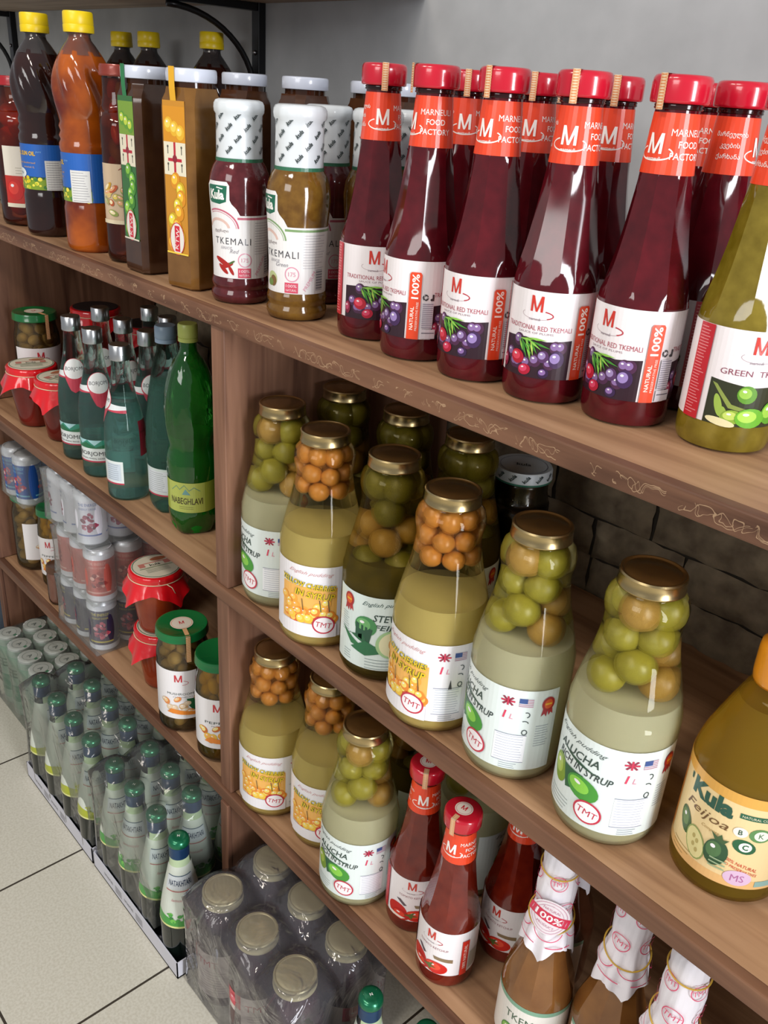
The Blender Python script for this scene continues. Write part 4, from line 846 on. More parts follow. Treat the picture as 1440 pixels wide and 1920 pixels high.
pc_ = Proto(screw_jar('pickle_jar', 246, 30, plain('brass_red_lid', '#8a3324', 0.3, 0.2, 0.4), clear('red_brine', '#f0b898', edge='#b06040', haze=0.35, hazecol='#b84a24', ior=1.1), lab_pick, lid_r=26, mats=('pickle', [M_PICK, M_TOM, M_PICK], (0.75, 0.75, 1.5)), n=18, fr=10), 'jar')
pc_.put(-1.178, 0.598, ZA, 8, 'narrow tall jar of mixed pickles between the amber oil and the brown square jar')
# small brown-lidded jar, patterned-lid jar
pq = Proto(screw_jar('small_sauce_jar', 84, 20, plain('brown_lid', '#5a3c28', 0.3), mottled('pink_sauce', '#b87868', '#c89484', 20, 0.3)), 'jar'); pq.put(-1.512, 0.572, ZC, 0, 'small jar with brown lid and pink filling beside the shrink-wrapped cans')
def lab_kl(r, P, R, H):
    A = Art()
    for row in range(2):
        for i in range(12): A.text('kula', -R*3+i*18+row*9, H-9+row*5.5-2, 3.6, '#2c3a3a', 1, rot=45, bold=0.03)
    A.build('printed_pattern', [(R*0.93+3.2, H-30), (R*0.93+3.2, H)], r, R)
def kula_jar():
    r = screw_jar('dark_preserve_jar', 205, 37, plain('white_printed_lid', '#c9d2d8', 0.35), mottled('dark_preserve', '#14100a', '#2c2414', 20, 0.2), lid_r=35)
    A = Art()
    for i in range(14): A.text('kula', -110+i*16.5, 199, 5.0, '#223434', 1, rot=50, bold=0.03)
    A.rect(-112, 189.6, 112, 192, '#2c6a58', 1); A.build('printed_pattern', [(35.5, 180), (35.5, 210)], r, 35.5)
    A = Art(); A.text('kula', 0, 0, 8, '#2c3a44', 0, bold=0.02); A.ring(0, 0, 29, 29, 1, '#98a0b4', 0)
    A.build('lid_print', None, r, 1, flat=lambda s, t, L: Vector((s*mm, t*mm, 0.2045)), thick=0.1); return r
Proto(kula_jar(), 'jar').put(-0.607, 0.806, ZB, 0, 'dark preserve jar with white patterned lid in the back row near the stone wall')

# ------------------------------------------------------------------ jars with red foil tied over the lid
FOIL = plain('red_foil', '#d8101c', 0.22, 0.0, 0.6, bump=0.35, bscale=60)
def foil_jar(name, H, rt, rb, content, lidart=True, sq=66):
    r = empty(name); P = [(0, 1), (rb-4, 0.5), (rb, 4), (rb+1, 12), (rt-1, H*0.72), (rt, H*0.8), (rt-1.5, H*0.86), (rt-2, H-7)]
    bm = bmesh.new(); lathe(bm, fine(P, 6), 56); mesh('jar', bm, content, r)
    bm = bmesh.new(); n = 96; R0 = rt+1.5; rings = []; rr = random.Random(1)
    prof = [0, 0.04, 0.14, 0.3, 0.5, 0.75, 1.0]
    for q in [(-1, R0-9, H-1.0), (-1, R0-2, H-0.7), (-1, R0, H-2.5), (-1, R0+0.2, H-8), (-1, rt+0.6, H-12)]:
        rings.append([bm.verts.new(((q[1]+0.3*math.sin(23*k*2*PI/n))*mm*math.cos(2*PI*k/n), (q[1]+0.3*math.sin(23*k*2*PI/n))*mm*math.sin(2*PI*k/n), q[2]*mm)) for k in range(n)])
    for p in prof[1:]:
        ring = []
        for k in range(n):
            a = 2*PI*k/n; L = min(sq/max(abs(math.cos(a+0.5)), 1e-3), sq/max(abs(math.sin(a+0.5)), 1e-3))-R0; L = max(L, 6); l = L*p
            R = rt+0.6+l*0.42+p*(2.6*math.sin(7*a+1)+1.6*math.sin(13*a))
            ring.append(bm.verts.new((R*mm*math.cos(a), R*mm*math.sin(a), (H-12-l*0.86)*mm)))
        rings.append(ring)
    for A_, B_ in zip(rings, rings[1:]):
        for k in range(n): j = (k+1) % n; bm.faces.new((A_[k], B_[k], B_[j], A_[j]))
    mesh('foil_cover', bm, FOIL, r)
    bm = bmesh.new(); lathe(bm, [(0, H-0.6), (R0-6, H-0.6), (R0-5, H-0.2), (R0-5, H+0.6), (0, H+0.7)][::-1], 48); l = mesh('paper_disc', bm, plain('cream_disc' if lidart else 'dark_disc', '#d9d3bd' if lidart else '#2b2324', 0.5), r, autos=40)
    if lidart:
        A = Art(); A.rect(-26, 2, 26, 14, '#c97f72', 0); A.rect(-16, -1, 16, 11, '#e2dcc6', 1); A.text('kula', 0, 5, 8, '#2c3a30', 2, bold=0.02); A.ell(12, 22, 14, 6, '#b06a48', 0); A.rect(-28, -4, 28, -2, '#8a9a7a', 0); A.lines(-20, 18, -18, -8, 4, '#a9b09c', 0, 1); A.ring(0, 0, R0-6, R0-6, 1.4, '#5a7a68', 0)
        A.build('disc_print', None, l, 1, flat=lambda s, t, L: Vector((s*mm, t*mm, (H+0.8+L)*mm)), thick=0.1)
    bm = bmesh.new(); q = [((rt+1.6)*mm*math.cos(2*PI*k/40), (rt+1.6)*mm*math.sin(2*PI*k/40), (H-12.2)*mm) for k in range(41)]; tube(bm, q, 0.0008, 6)
    tube(bm, [(0, -(rt+1.5)*mm, (H-12)*mm), (0.006, -(rt+9)*mm, (H-16)*mm), (0.010, -(rt+12)*mm, (H-26)*mm)], 0.0007, 6); mesh('string', bm, plain('cream_string', '#d8cba8', 0.8), r)
    return r
fj = Proto(foil_jar('foil_topped_jar', 113, 43, 32, mottled('adjika_paste', '#862c12', '#a2421c', 26, 0.12, lo=0.3, hi=0.7)), 'jar', 'orange-brown jars with red foil over the lid')
fr_ = Proto(foil_jar('red_foil_topped_jar', 113, 43, 31, mottled('red_paste', '#5c120c', '#741e14', 22, 0.12, lo=0.3, hi=0.7)), 'jar', 'dark red jars with red foil over the lid')
fj.put(-1.165, 0.606, ZC, 20, 'orange-brown jar with red foil, standing directly on the lowest shelf under a like jar', tilt=(0, 0))
fj.put(-1.163, 0.602, ZC+0.1148, 20, 'orange-brown jar with red foil and printed cream lid, upper of the stacked two')
fr_.put(-1.582, 0.594, ZB, 5, 'dark red jar with red foil and cream lid, front left on the middle shelf')
fr_.put(-1.484, 0.606, ZB, 40, 'dark red foil-covered jar beside the first glass water bottle')
fd = Proto(foil_jar('dark_lidded_foil_jar', 206, 44, 38, mottled('dark_red_paste', '#4a0e0c', '#5c1a14', 22, 0.12), lidart=False, sq=62), 'jar'); fd.put(-1.575, 0.722, ZB, 0, 'tall jar with dark lid tied over red foil behind the silver-capped bottles')
fd.put(-1.462, 0.770, ZB, 30, 'tall foil-covered jar with dark lid, right of the first one at the back').scale = (1, 1, 0.94)
fd.put(-1.050, 0.800, ZC, 30, 'tall dark jar with red foil in the shade behind the stacked foil jars').scale = (1, 1, 1.08)

# ------------------------------------------------------------------ mineral water bottles
P_B = [(0, 3), (24, 1), (29, 1), (31, 5), (31, 62), (31.4, 75), (31.6, 100), (30, 120), (26, 142), (20.5, 164), (16.4, 184), (14.2, 202), (13.4, 216), (13.4, 226)]
AQUA = refract('aqua_glass', '#ecf8f5', 1.33)
def glass_water(name):
    r = empty(name); bm = bmesh.new(); lathe(bm, fine(P_B, 7), 56); mesh('glass_bottle', bm, AQUA, r)
    bm = bmesh.new(); lathe(bm, [(0, 4), (28, 4), (29.4, 8), (29.4, 62), (30, 100), (28.4, 120), (24.6, 141), (19.4, 162), (0, 162.2)], 40); mesh('mineral_water', bm, clear('glass_water', '#e4f4f2', edge='#a8ccc8', haze=0.26, hazecol='#b4dcd6', ior=1.1), r, autos=50)
    bm = bmesh.new(); lathe(bm, [(14, 219), (15, 219), (15.6, 220.5), (15, 222), (15.6, 223.5), (15, 225), (15.4, 226.5), (15, 228), (15.2, 240), (14.2, 241.4), (0, 241.6)], 48, wob=lambda a, z: 0.12*math.sin(36*a) if z > 228 else 0); mesh('cap', bm, plain('aluminium_cap', '#c6c8ca', 0.28, 1.0), r, autos=50)
    A = Art(); A.rect(-52, 30, 46, 66, '#dfe6e4'); A.rect(-52, 28, 46, 30.5, '#b8304a', 1); A.rect(-52, 52, 4, 66, '#2c8a72', 1); A.poly([(-52, 66), (-40, 58), (-28, 66), (-16, 57), (-4, 66)], '#a8d4d8', 2); A.poly([(-48, 52), (-30, 62), (-14, 54), (4, 60), (4, 52)], '#1c6a44', 2)
    A.text('BORJOMI', -22, 42, 9, '#3a3a3e', 3, width=44, bold=0.01); A.text('NATURAL MINERAL WATER', -22, 34.5, 2.6, '#5a5a60', 2, width=42); A.rect(16, 34, 42, 62, '#c9d4de', 2); A.lines(18, 40, 36, 60, 8, '#8f9aa8', 3, 0.7, 0.2); A.rect(-50, 34, -46, 52, '#3c3c40', 3)
    A.build('label', [(31.2, 0), (31.4, 80)], r, 31.4)
    A = Art(); z = 158
    A.poly([(-40, z-10), (-14, z-5), (14, z-5), (40, z-10), (40, z-16), (12, z-14), (0, z-20), (-12, z-14), (-40, z-16)], '#c03a4e', 1); A.poly([(-40, z-6), (-12, z-2), (12, z-2), (40, z-6), (40, z-11), (0, z-13), (-40, z-11)], '#dfe4e4', 2)
    A.poly([(-14, z-12), (14, z-12), (5, z-34), (0, z-38), (-5, z-34)], '#c0384c', 2.5); A.ell(0, z, 18, 17.5, '#c23a4c', 3, n=28); A.ell(0, z+0.8, 16.6, 16, '#e6e7e6', 4, n=28); A.text('BORJOMI', 0, z, 7.5, '#3a3a40', 5, width=29)
    A.build('neck_label', P_B, r, 22, tstep=6)
    A = Art(); A.rect(74, 72, 120, 128, '#b83048'); A.rect(88, 80, 106, 100, '#d8d8d4', 1); A.build('back_label', P_B, r, 31, tstep=8)
    return r
bw = Proto(glass_water('glass_water_bottle'), 'bottle', 'glass mineral water bottles with silver caps')
for x, y, a, l in ((-1.392, 0.594, -4, 'leftmost glass water bottle with silver cap, next to the foil jars'), (-1.304, 0.589, 10, 'second glass water bottle from the left, round neck label turned right'), (-1.200, 0.582, -95, 'front glass water bottle turned so its blank back and side label show'),
                   (-1.428, 0.662, 0, 'glass water bottle behind the leftmost two'), (-1.338, 0.658, 30, 'glass water bottle in the second row between the second and front bottles'), (-1.252, 0.655, 12, 'glass water bottle in the second row behind the front bottle, round label showing'),
                   (-1.392, 0.735, 0, 'glass water bottle in the third row with dull cap'), (-1.318, 0.728, 40, 'glass water bottle in the third row, right of the other dull cap')):
    bw.put(x, y, ZB, a, l)
def pet(name, prof, mat, capm, H, labf, petal=True):
    r = empty(name); bm = bmesh.new()
    def wob(a, z):
        w_ = 0
        if z < 26: w_ -= 5*(1-z/26)*(0.5+0.5*math.cos(5*a))
        if 120 < z < 200 and petal: w_ += 0.8*math.sin(10*a+z*0.05)*math.sin((z-120)/80*PI)
        return w_
    lathe(bm, fine(prof, 5), 80, wob=wob); mesh('plastic_bottle', bm, mat, r)
    zt = 150 if petal else 196; I = [(0, 9)]+[(a-1.4, b_+1.5) for a, b_ in prof if 20 < a and b_ < zt]; I += [(I[-1][0], I[-1][1]+3), (0, I[-1][1]+3.1)]
    bm = bmesh.new(); lathe(bm, I, 48); mesh('mineral_water', bm, clear('green_water', '#a8e89c', edge='#58b050', haze=0.5, hazecol='#48e050', ior=1.1) if petal else clear('aqua_water', '#e8f6f2', haze=0.24, hazecol='#b4dcd4', ior=1.1), r, autos=50)
    bm = bmesh.new(); k = H-24; lathe(bm, [(14, k), (15.4, k), (15.4, k+5), (14.6, k+5.5), (15.6, k+6.5), (15.4, k+22), (14, k+24), (0, k+24)], 60, wob=lambda a, z: 0.22*math.sin(30*a) if z > k+6 else 0); mesh('cap', bm, capm, r, autos=50)
    labf(r); return r
P_G = [(0, 10), (18, 6), (34, 0.5), (39, 10), (41, 26), (41.5, 34), (40.6, 38), (40.6, 84), (41.5, 90), (42, 110), (38.5, 124), (36.4, 132), (39, 144), (41.8, 166), (41.6, 190), (39, 214), (32, 238), (22, 256), (14, 266), (13.4, 282)]
def lab_nab(r):
    A = Art()
    for C in (-4, 104): 
        A.rect(C-34, 38, C+32, 84, '#b4c05a'); A.text('NABEGHLAVI', C, 56, 10, '#4a4220', 2, width=56, bold=0.015); A.lines(C-12, C+12, 44, 47, 2, '#7a7a3a', 1, 0.6)
        P = [(-26, 70), (-16, 78), (-10, 73), (-2, 80), (6, 72), (14, 77), (24, 71)]
        for (x0, y0), (x1, y1) in zip(P, P[1:]): A.poly([(C+x0, y0), (C+x1, y1), (C+x1, y1+1.1), (C+x0, y0+1.1)], '#5a8a78', 2)
        A.poly([(C-6, 66), (C, 75), (C+8, 66)], '#6a9c98', 2)
    A.rect(32-4, 38, 70, 84, '#9fae3e', 0); A.rect(-70, 38, -38, 84, '#9fae3e', 0)
    A.build('label', [(41.0, 30), (41.0, 90)], r, 41.2)
GRN = clear('green_pet', '#8ee088', edge='#2c9a34', gloss=1.6, haze=0.22, hazecol='#2cb43c', bump=0.5, bscale=16, rough=0.05, stretch=(1, 1, 0.4))
pgp = Proto(pet('green_plastic_bottle', P_G, GRN, plain('yellow_green_cap', '#aab45c', 0.35), 304, lab_nab), 'bottle', 'green plastic water bottles')
pgp.sc = (0.87, 0.87, 1)
pgp.put(-1.043, 0.606, ZB, -12, 'green plastic water bottle with yellow-green cap beside the upright panel')
pgp.put(-0.985, 0.694, ZB, 60, 'green plastic water bottle behind the front green one')
P_W = [(0, 8), (16, 5), (30, 0.5), (34, 8), (35, 24), (34.4, 30), (34.4, 80), (35.2, 86), (35.4, 110), (34, 140), (31, 168), (26.5, 195), (21, 222), (16, 240), (13.6, 248), (13.4, 262)]
def lab_bor(r):
    A = Art(); A.rect(-90, 32, 60, 74, '#cfdcd8'); A.rect(-90, 30, 60, 32.5, '#b8304a', 1); A.text('BORJOMI', 18, 66, 6, '#33383a', 2, width=30); A.rect(-34, 36, 4, 70, '#d9dfe4', 2); A.lines(-31, 2, 38, 67, 10, '#97a3a8', 3, 0.7, 0.25)
    A.build('label', [(34.8, 20), (34.8, 90)], r, 35)
pwp = Proto(pet('aqua_plastic_bottle', P_W, refract('aqua_pet', '#dcf0ea', 1.15), plain('blue_grey_cap', '#7f93a6', 0.35), 283, lab_bor, False), 'bottle'); pwp.put(-1.122, 0.616, ZB, -15, 'pale aqua plastic water bottle with blue-grey cap, left of the green bottle')

# ------------------------------------------------------------------ drink cans in shrink wrap
FILM = clear('shrink_film', '#fbfcfb', gloss=0.7, haze=0.24, hazecol='#e8ece8', bump=0.9, bscale=9, rough=0.12, ior=1.35)
FILMG = clear('shrink_film_green', '#f6faf6', gloss=1.2, haze=0.10, hazecol='#e6e8e4', bump=0.9, bscale=9, rough=0.12, ior=1.35)
FILMC = clear('shrink_film_clear', '#f6f6f6', gloss=1.4, haze=0.13, hazecol='#ece8f0', bump=1.0, bscale=14, rough=0.08, ior=1.4)
def can(name, c1, c2, blob, txt):
    r = empty(name); bm = bmesh.new(); lathe(bm, [(0, 2), (19, 1.5), (21, 0), (22.5, 0.8), (26, 7), (26.2, 9), (26.2, 92), (25.8, 97), (22.4, 102), (22.6, 103.6), (21.6, 104), (20.8, 101.6), (0, 101.4)], 48); mesh('can_body', bm, plain('can_silver', '#dfe1e8', 0.3, 0.35), r, autos=40)
    A = Art(); A.rect(-82.4, 5, 82.4, 96, '#dfe2ea'); A.rect(-82.4, 15, 82.4, 86, c1, 1); rr = random.Random(7)
    for C in (-55, 0, 55):
        A.text(txt, C, 79, 5.5, c2, 3, width=32, bold=0.01); A.text('ENERGY DRINK', C, 71, 4, c2, 3, width=30); A.rect(C-22, 20, C+22, 23, c2, 2)
        for i in range(26): a = rr.random()*6.28; q = 14*math.sqrt(rr.random()); A.ell(C+q*math.cos(a), 46+q*1.15*math.sin(a), rr.uniform(2.5, 5), rr.uniform(2, 4.5), rr.choice(blob), 4+i*0.1, rr.uniform(0, 90), n=9)
    A.build('can_print', [(26.2, 0), (26.2, 100)], r, 26.2, thick=0.05, off=0.1)
    return r
def film(name, x0, x1, y0, y1, z0, z1, pts, rcap, sag, mat, label, skirt=0.0, holes=None, res=0.007, edge_in=0.004, slope=1.2):
    """plastic wrap tented over the tops pts=[(x,y,z)]"""
    r_ = random.Random(12); nx = int((x1-x0)/res)+1; ny = int((y1-y0)/res)+1; bm = bmesh.new(); G = []
    def H(x, y):
        h = z1-sag
        for px, py, pz in pts: h = max(h, pz+0.0012-max(0, math.hypot(x-px, y-py)-rcap)*slope)
        return h
    for j in range(ny+1):
        row = []
        for i in range(nx+1):
            x = x0+(x1-x0)*i/nx; y = y0+(y1-y0)*j/ny; row.append(bm.verts.new((x, y, H(x, y)+0.0006*math.sin(90*x+40*y)*math.sin(70*y))))
        G.append(row)
    for j in range(ny):
        for i in range(nx): bm.faces.new((G[j][i], G[j][i+1], G[j+1][i+1], G[j+1][i]))
    per = [G[0][i] for i in range(nx+1)]+[G[j][nx] for j in range(1, ny+1)]+[G[ny][i] for i in range(nx-1, -1, -1)]+[G[j][0] for j in range(ny-1, 0, -1)]
    prev = per; K = 8
    for k in range(1, K+1):
        cur = []
        for n_, v in enumerate(per):
            t = k/K; zt = v.co.z; cx, cy = (x0+x1)/2, (y0+y1)/2
            out = 0.004*math.sin(PI*t)*(0.5+0.5*math.sin(n_*0.7))*(-1)
            sx = (1 if v.co.x > cx else -1)*(1 if abs(v.co.x-x0) < 1e-6 or abs(v.co.x-x1) < 1e-6 else 0); sy = (1 if v.co.y > cy else -1)*(1 if abs(v.co.y-y0) < 1e-6 or abs(v.co.y-y1) < 1e-6 else 0)
            fl = skirt*t
            cur.append(bm.verts.new((v.co.x+sx*(out+fl), v.co.y+sy*(out+fl), zt+(z0-zt)*t)))
        for a in range(len(per)):
            b_ = (a+1) % len(per)
            bm.faces.new((prev[a], cur[a], cur[b_], prev[b_]))
        prev = cur
    o = mesh(name, bm, mat); tag(o, label, 'plastic wrap', 'clear shrink wrap around packs'); return o
cw = Proto(can('white_energy_can', '#dcdce6', '#6a7ab0', ['#8c2c48', '#a84a64', '#6c2038', '#c07a8c'], 'THE ENERGY'), 'can', 'white drink cans in the top layer of the wrapped stack')
cs = Proto(can('salmon_energy_can', '#bf5a50', '#e0a89c', ['#8a2c2c', '#a8443c', '#e8b0a0', '#6c2420'], 'THE ENERGY'), 'can', 'salmon drink cans in the middle layer of the wrapped stack')
cdk = Proto(can('purple_energy_can', '#2a2044', '#c8b84a', ['#a8304c', '#c85a6c', '#e0a0a8', '#7c2040'], 'THE ENERGY'), 'can', 'dark purple drink cans in the bottom layer of the wrapped stack')
cb_ = Proto(can('blue_energy_can', '#1c50a0', '#7cc0d8', ['#b83048', '#d0586c', '#e8c0c0', '#8c2444'], 'THE ENERGY'), 'can', 'blue drink cans in the small pack at the far left')
rows = ('front', 'second', 'rear'); cols = ('right', 'middle', 'left')
for li, (pr, cn, dx) in enumerate(((cdk, 'dark purple', 0), (cs, 'salmon', 0.006), (cw, 'white', -0.012))):
    z = ZC+0.0004+li*0.1055
    for i in range(3):
        for j in range(3):
            pr.put(-1.322-0.0535*i+dx, 0.574+0.0535*j, z, (-12, 20, 35)[i], '%s drink can, %s column, %s of the wrapped stack' % (cn, cols[i], {'front': 'front row', 'second': 'second row', 'rear': 'rear row'}[rows[j]]), face=None)
    pts = [(-1.322-0.0535*i+dx, 0.574+0.0535*j, z+0.104) for i in range(3) for j in range(3)]
    film('shrink_wrap', -1.4555+dx, -1.2935+dx, 0.5445, 0.7105, z+0.0004, z+0.104, pts, 0.0215, 0.006, FILM, 'milky clear wrap around the %s cans' % cn, skirt=0)
zb = ZC+0.1662
for k, (x, y) in enumerate(((-1.640, 0.585), (-1.640, 0.6385), (-1.6935, 0.585), (-1.6935, 0.6385))):
    cb_.put(x, y, zb, 20, 'blue drink can on top of the big mushroom jar, ' + ('front right', 'rear right', 'front left', 'rear left')[k], face=20)
film('shrink_wrap', -1.7205, -1.6125, 0.5575, 0.666, zb+0.0004, zb+0.104, [(x, y, zb+0.104) for x, y in ((-1.640, 0.585), (-1.640, 0.6385), (-1.6935, 0.585), (-1.6935, 0.6385))], 0.0215, 0.006, FILM, 'milky clear wrap around the blue cans')

# ------------------------------------------------------------------ floor stock: lemonade bottles in white trays
P_L = [(0, 2), (22, 1), (28.5, 1), (30.4, 5), (30.4, 62), (30.6, 74), (29.6, 92), (26.4, 118), (21.8, 146), (17, 172), (13.8, 192), (12.8, 208), (12.9, 216)]
def lemonade(name, tint):
    r = empty(name); bm = bmesh.new(); lathe(bm, fine(P_L, 7), 48); mesh('glass_bottle', bm, plain('dark_green_glass', '#0b1410', 0.06, spec=0.7), r)
    bm = bmesh.new(); lathe(bm, [(12.6, 226), (14.2, 222), (14.6, 224), (14.2, 229), (12.4, 233.4), (8, 234.6), (0, 234.8)], 42, wob=lambda a, z: 0.5*math.sin(21*a) if z < 227 else 0); c = mesh('crown_cap', bm, plain('green_cap', '#14704c', 0.25, 0.5, 0.3), r)
    A = Art(); A.rect(-8, -2.6, 8, 2.6, '#b8504a', 0); A.rect(-8, 3, 8, 3.8, '#c8d8cc', 0); A.text('N', 0, 0, 3.6, '#e0e4dc', 1, bold=0.02)
    A.build('cap_print', None, c, 1, flat=lambda s, t, L: Vector((s*mm, t*mm, (234.95+L-(s*s+t*t)*0.008)*mm)), thick=0.1, off=0.1)
    bm = bmesh.new(); lathe(bm, [(13.6, 201), (13.6, 218), (14, 222.5), (12, 226)], 40); mesh('neck_foil', bm, plain('blue_foil', '#24466e', 0.3, 0.5), r)
    A = Art(); A.rect(-34, 188, 34, 202, '#b4c8a0'); 
    A.rect(-70, 82, 70, 188, '#cfd6ca', 0); A.poly([(-70, 84), (70, 84), (70, 92), (34, 102), (0, 95), (-34, 102), (-70, 92)], tint[0], 1); A.rect(-70, 81, 70, 84.5, '#dcdc90', 2)
    rr = random.Random(3)
    for C in (0,):
        A.rect(C-28, 150, C+28, 172, '#cfd6da', 2); A.text('NATAKHTARI', C, 161, 9.5, '#2a3c58', 3, width=44, bold=0.015); A.rect(C-26, 172.5, C+26, 173.8, '#33506c', 3); A.rect(C-26, 146.5, C+26, 148, '#b0585a', 3); A.text('lemonade', C, 132, 5, '#c88a8c', 3, shear=0.4)
        for i in range(18): A.ell(C+rr.uniform(-24, 24), 90+rr.random()*16, rr.uniform(2, 5), rr.uniform(1.5, 4), rr.choice([tint[0], tint[1], tint[2]]), 4+i*0.1, rr.uniform(0, 90), n=9)
    A.build('label', P_L, r, 27, tstep=8)
    return r
lg = Proto(lemonade('lemonade_bottle', ('#3f9a3c', '#6ab84a', '#2c7a34')), 'bottle', 'lemonade bottles in the nearer white tray')
ly = Proto(lemonade('pear_lemonade_bottle', ('#a8b02c', '#c8c84a', '#8a9a24')), 'bottle', 'lemonade bottles in the farther white tray')
lg.sc = ly.sc = (1.1, 1.1, 1)
X1 = (-0.879, -0.945, -1.014, -1.080); X2 = (-1.160, -1.228, -1.296, -1.364)
on = ('nearest', 'second', 'third', 'farthest')
for k, x in enumerate(X1): lg.put(x, 0.467, 0.004, (-4, 20, -30, 10)[k], 'lemonade bottle in the nearer tray, aisle-side row, %s from the viewer' % on[k])
for k, x in enumerate((-0.948, -1.014, -1.080)): lg.put(x, 0.530, 0.004, 25*k, 'lemonade bottle in the nearer tray, second row, %s' % on[k])
for k, x in enumerate((-0.932, -1.000, -1.066)): lg.put(x, 0.596, 0.004, 25*k-20, 'lemonade bottle in the nearer tray, shelf-side row, %s' % on[k])
for j, y in enumerate((0.465, 0.531, 0.597)):
    for k, x in enumerate(X2): ly.put(x, y, 0.004, 23*k-30*j, 'lemonade bottle in the farther tray, %s row, %s from the viewer' % (('aisle-side', 'second', 'shelf-side')[j], on[k]))
WC = plain('white_card', '#cfcfd8', 0.7)
def tray(x0, x1, notch, label):
    r = empty('cardboard_tray', ((x0+x1)/2, 0.53, 0)); bm = bmesh.new(); cx, cy = (x0+x1)/2, 0.53; y0, y1, h, t = 0.4315, 0.634, 0.034, 0.0016
    def B(a, b, c, d, e, f): box(bm, a-cx, b-cy, c, d-cx, e-cy, f)
    xr = x1-0.05 if notch else x1
    B(x0, y0, 0.0005, xr, y1, 0.0032); B(x0, y0, 0.0005, x1, y0+t, h); B(x0, y0, 0.0005, x0+t, y1, h); B(x1-t, y0, 0.0005, x1, 0.534 if notch else y1, h)
    if notch: B(xr, y0, 0.0005, x1, 0.534, 0.0032)
    B(x0, y1-t, 0.0005, xr, y1, h)
    mesh('tray_body', bm, WC, r, smooth=False)
    A = Art()
    for i in range(2):
        for q in range(4): A.rect(-60+i*70, 10+q*4, -38+i*70, 11.4+q*4, '#4a4a56', 0)
        A.text('NATAKHTARI', -84+i*70, 18, 6, '#55555f', 0, width=30)
    A.build('tray_print', None, r, 1, flat=lambda s, t_, L: Vector((s*mm, (y0-cy)-0.0003, t_*mm)))
    tag(r, label, 'tray', 'white cardboard trays of lemonade'); return r
tray(-1.118, -0.838, True, 'white cardboard tray on the floor, nearer of the two, holding green-labelled lemonade'); tray(-1.402, -1.124, False, 'white cardboard tray on the floor, farther of the two, holding yellow-labelled lemonade')
p1 = [(x, 0.467, 0.2392) for x in X1]+[(x, 0.530, 0.2392) for x in (-0.948, -1.014, -1.080)]+[(x, 0.596, 0.2392) for x in (-0.932, -1.0, -1.066)]
film('shrink_wrap', -1.1135, -0.9125, 0.435, 0.6295, 0.036, 0.2392, p1, 0.0155, 0.045, FILMG, 'clear shrink wrap tented over the lemonade in the nearer tray', slope=0.9)
p2 = [(x, y, 0.2392) for x in X2 for y in (0.465, 0.531, 0.597)]
film('shrink_wrap', -1.3985, -1.1275, 0.4355, 0.6305, 0.036, 0.2392, p2, 0.0155, 0.045, FILMG, 'clear shrink wrap tented over the lemonade in the farther tray', slope=0.9)
# loose lemonade bottles at the bottom edge
lg.put(-0.512, 0.522, 0.0, 30, 'loose lemonade bottle with green cap on the floor right of the compote jars', group='loose lemonade bottles under the lowest shelf'); lg.put(-0.436, 0.545, 0.0, 10, 'loose lemonade bottle, right of the other one, under the lowest shelf', group='loose lemonade bottles under the lowest shelf')

# ------------------------------------------------------------------ white-topped cans wrapped on the floor, far left
def beer_can():
    r = empty('beer_can'); bm = bmesh.new(); lathe(bm, [(0, 2), (21, 0), (25.6, 6), (25.8, 12), (25.8, 156), (24.6, 161), (23, 164), (23.2, 167), (22.4, 167.4), (21.4, 165), (0, 164.8)], 40); mesh('can_body', bm, plain('pale_can', '#a9b8ac', 0.3, 0.2), r, autos=40)
    bm = bmesh.new(); lathe(bm, [(0, 168.4), (22.6, 168.4), (23.4, 167.6), (23.4, 163), (22.4, 162.6)], 40); l = mesh('white_top', bm, plain('white_top', '#e4e4e2', 0.4), r, autos=40)
    A = Art(); A.ring(0, 0, 15, 15, 0.8, '#8a9490', 0); A.text('A', 0, 0, 10, '#5f6c68', 0, bold=0.01); A.rect(14, -4, 20, 3, '#2c8a5c', 0); A.build('top_print', None, l, 1, flat=lambda s, t, L: Vector((s*mm, t*mm, 0.1686+L*mm)), thick=0.1)
    A = Art(); A.rect(-70, 20, 70, 150, '#8fb09a'); A.rect(-70, 40, 70, 80, '#3f8a6a', 1); A.text('BEER', 0, 110, 20, '#2c6a50', 2, bold=0.02); A.build('can_print', [(25.9, 0), (25.9, 160)], r, 25.9)
    return r
pb = Proto(beer_can(), 'can', 'white-topped cans in the wrapped pack at the far left'); pts = []
for i in range(4):
    for j in range(3):
        x, y = -1.487-0.0535*i, 0.510+0.0535*j; pb.put(x, y, 0.0008, 0, 'white-topped can in the far left floor pack, %s row, %s' % (('aisle-side', 'middle', 'shelf-side')[j], on[i]), face=20); pts.append((x, y, 0.1694))
film('shrink_wrap', -1.6775, -1.457, 0.480, 0.6505, 0.001, 0.1694, pts, 0.0235, 0.006, FILMG, 'greenish clear wrap around the white-topped cans on the floor')

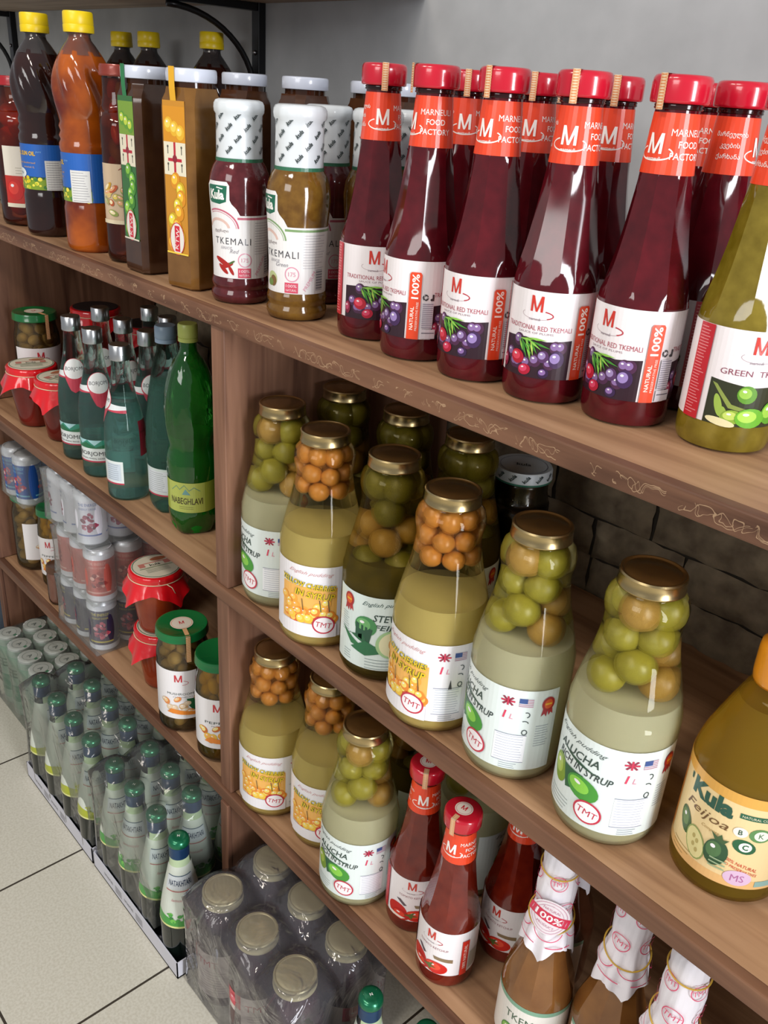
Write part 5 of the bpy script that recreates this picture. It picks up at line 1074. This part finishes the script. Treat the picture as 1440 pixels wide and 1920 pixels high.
# ------------------------------------------------------------------ wrapped compote jars with gold lids
def compote_jar():
    r = empty('compote_jar'); P = [(0, 2), (34, 0.6), (39, 5), (40, 12), (40, 120), (38, 136), (32.5, 152), (28.5, 164), (27, 176), (27, 186)]
    bm = bmesh.new(); lathe(bm, fine(P, 7), 48); mesh('glass_jar', bm, mottled('dark_compote', '#1c0d14', '#3c1a28', 30, 0.08, lo=0.35, hi=0.65, spec=0.7), r)
    gold_lid(r, 186, 29, 16, plain('pale_gold_lid', '#cbc298', 0.38, 0.35, bump=0.03, bscale=70))
    A = Art(); A.rect(-66, 24, 66, 112, '#d8ccc6'); A.rect(-40, 84, -10, 112, '#cf3244', 1); A.fruit(-24, 96, 10, 9, '#d8304c', '#ec6478', 3); A.text('TMT', 14, 92, 12, '#b23a4a', 2); A.rect(-34, 30, -10, 74, '#4a1820', 1); A.lines(0, 44, 34, 76, 9, '#9a8a88', 1, 0.8, 0.3); A.build('label', P, r, 40)
    return r
pj = Proto(compote_jar(), 'jar', 'gold-lidded compote jars in the shrink-wrapped pack on the floor'); pts = []
for i, x in enumerate((-0.785, -0.699, -0.613)):
    for j, y in enumerate((0.482, 0.569)):
        pj.put(x, y, 0.0008, 10, 'gold-lidded compote jar under film, %s row, %s' % (('aisle-side', 'shelf-side')[j], ('left', 'middle', 'right')[i]), face=35*(i+j)); pts.append((x, y, 0.2028))
film('shrink_wrap', -0.8275, -0.5705, 0.4395, 0.6115, 0.0015, 0.2028, pts, 0.0295, 0.035, FILMC, 'clear wrinkled shrink wrap stretched over the gold-lidded compote jars', slope=0.8, res=0.006)

# dark blue plastic-wrapped bale beyond the end panel
bm = bmesh.new(); lathe(bm, fine([(0, 2), (90, 2), (110, 20), (118, 120), (112, 240), (96, 340), (60, 392), (0, 400)], 18), 48, wob=lambda a, z: 5*math.sin(5*a+z*0.02)+3*math.sin(11*a-z*0.05))
o = mesh('wrapped_bale', bm, plain('dark_blue_plastic', '#22384e', 0.2, coat=0.4, bump=0.5, bscale=22)); o.location = (-1.905, 0.60, 0.0); tag(o, 'dark blue plastic wrapped bale on the floor beyond the left end of the shelves', 'bag')
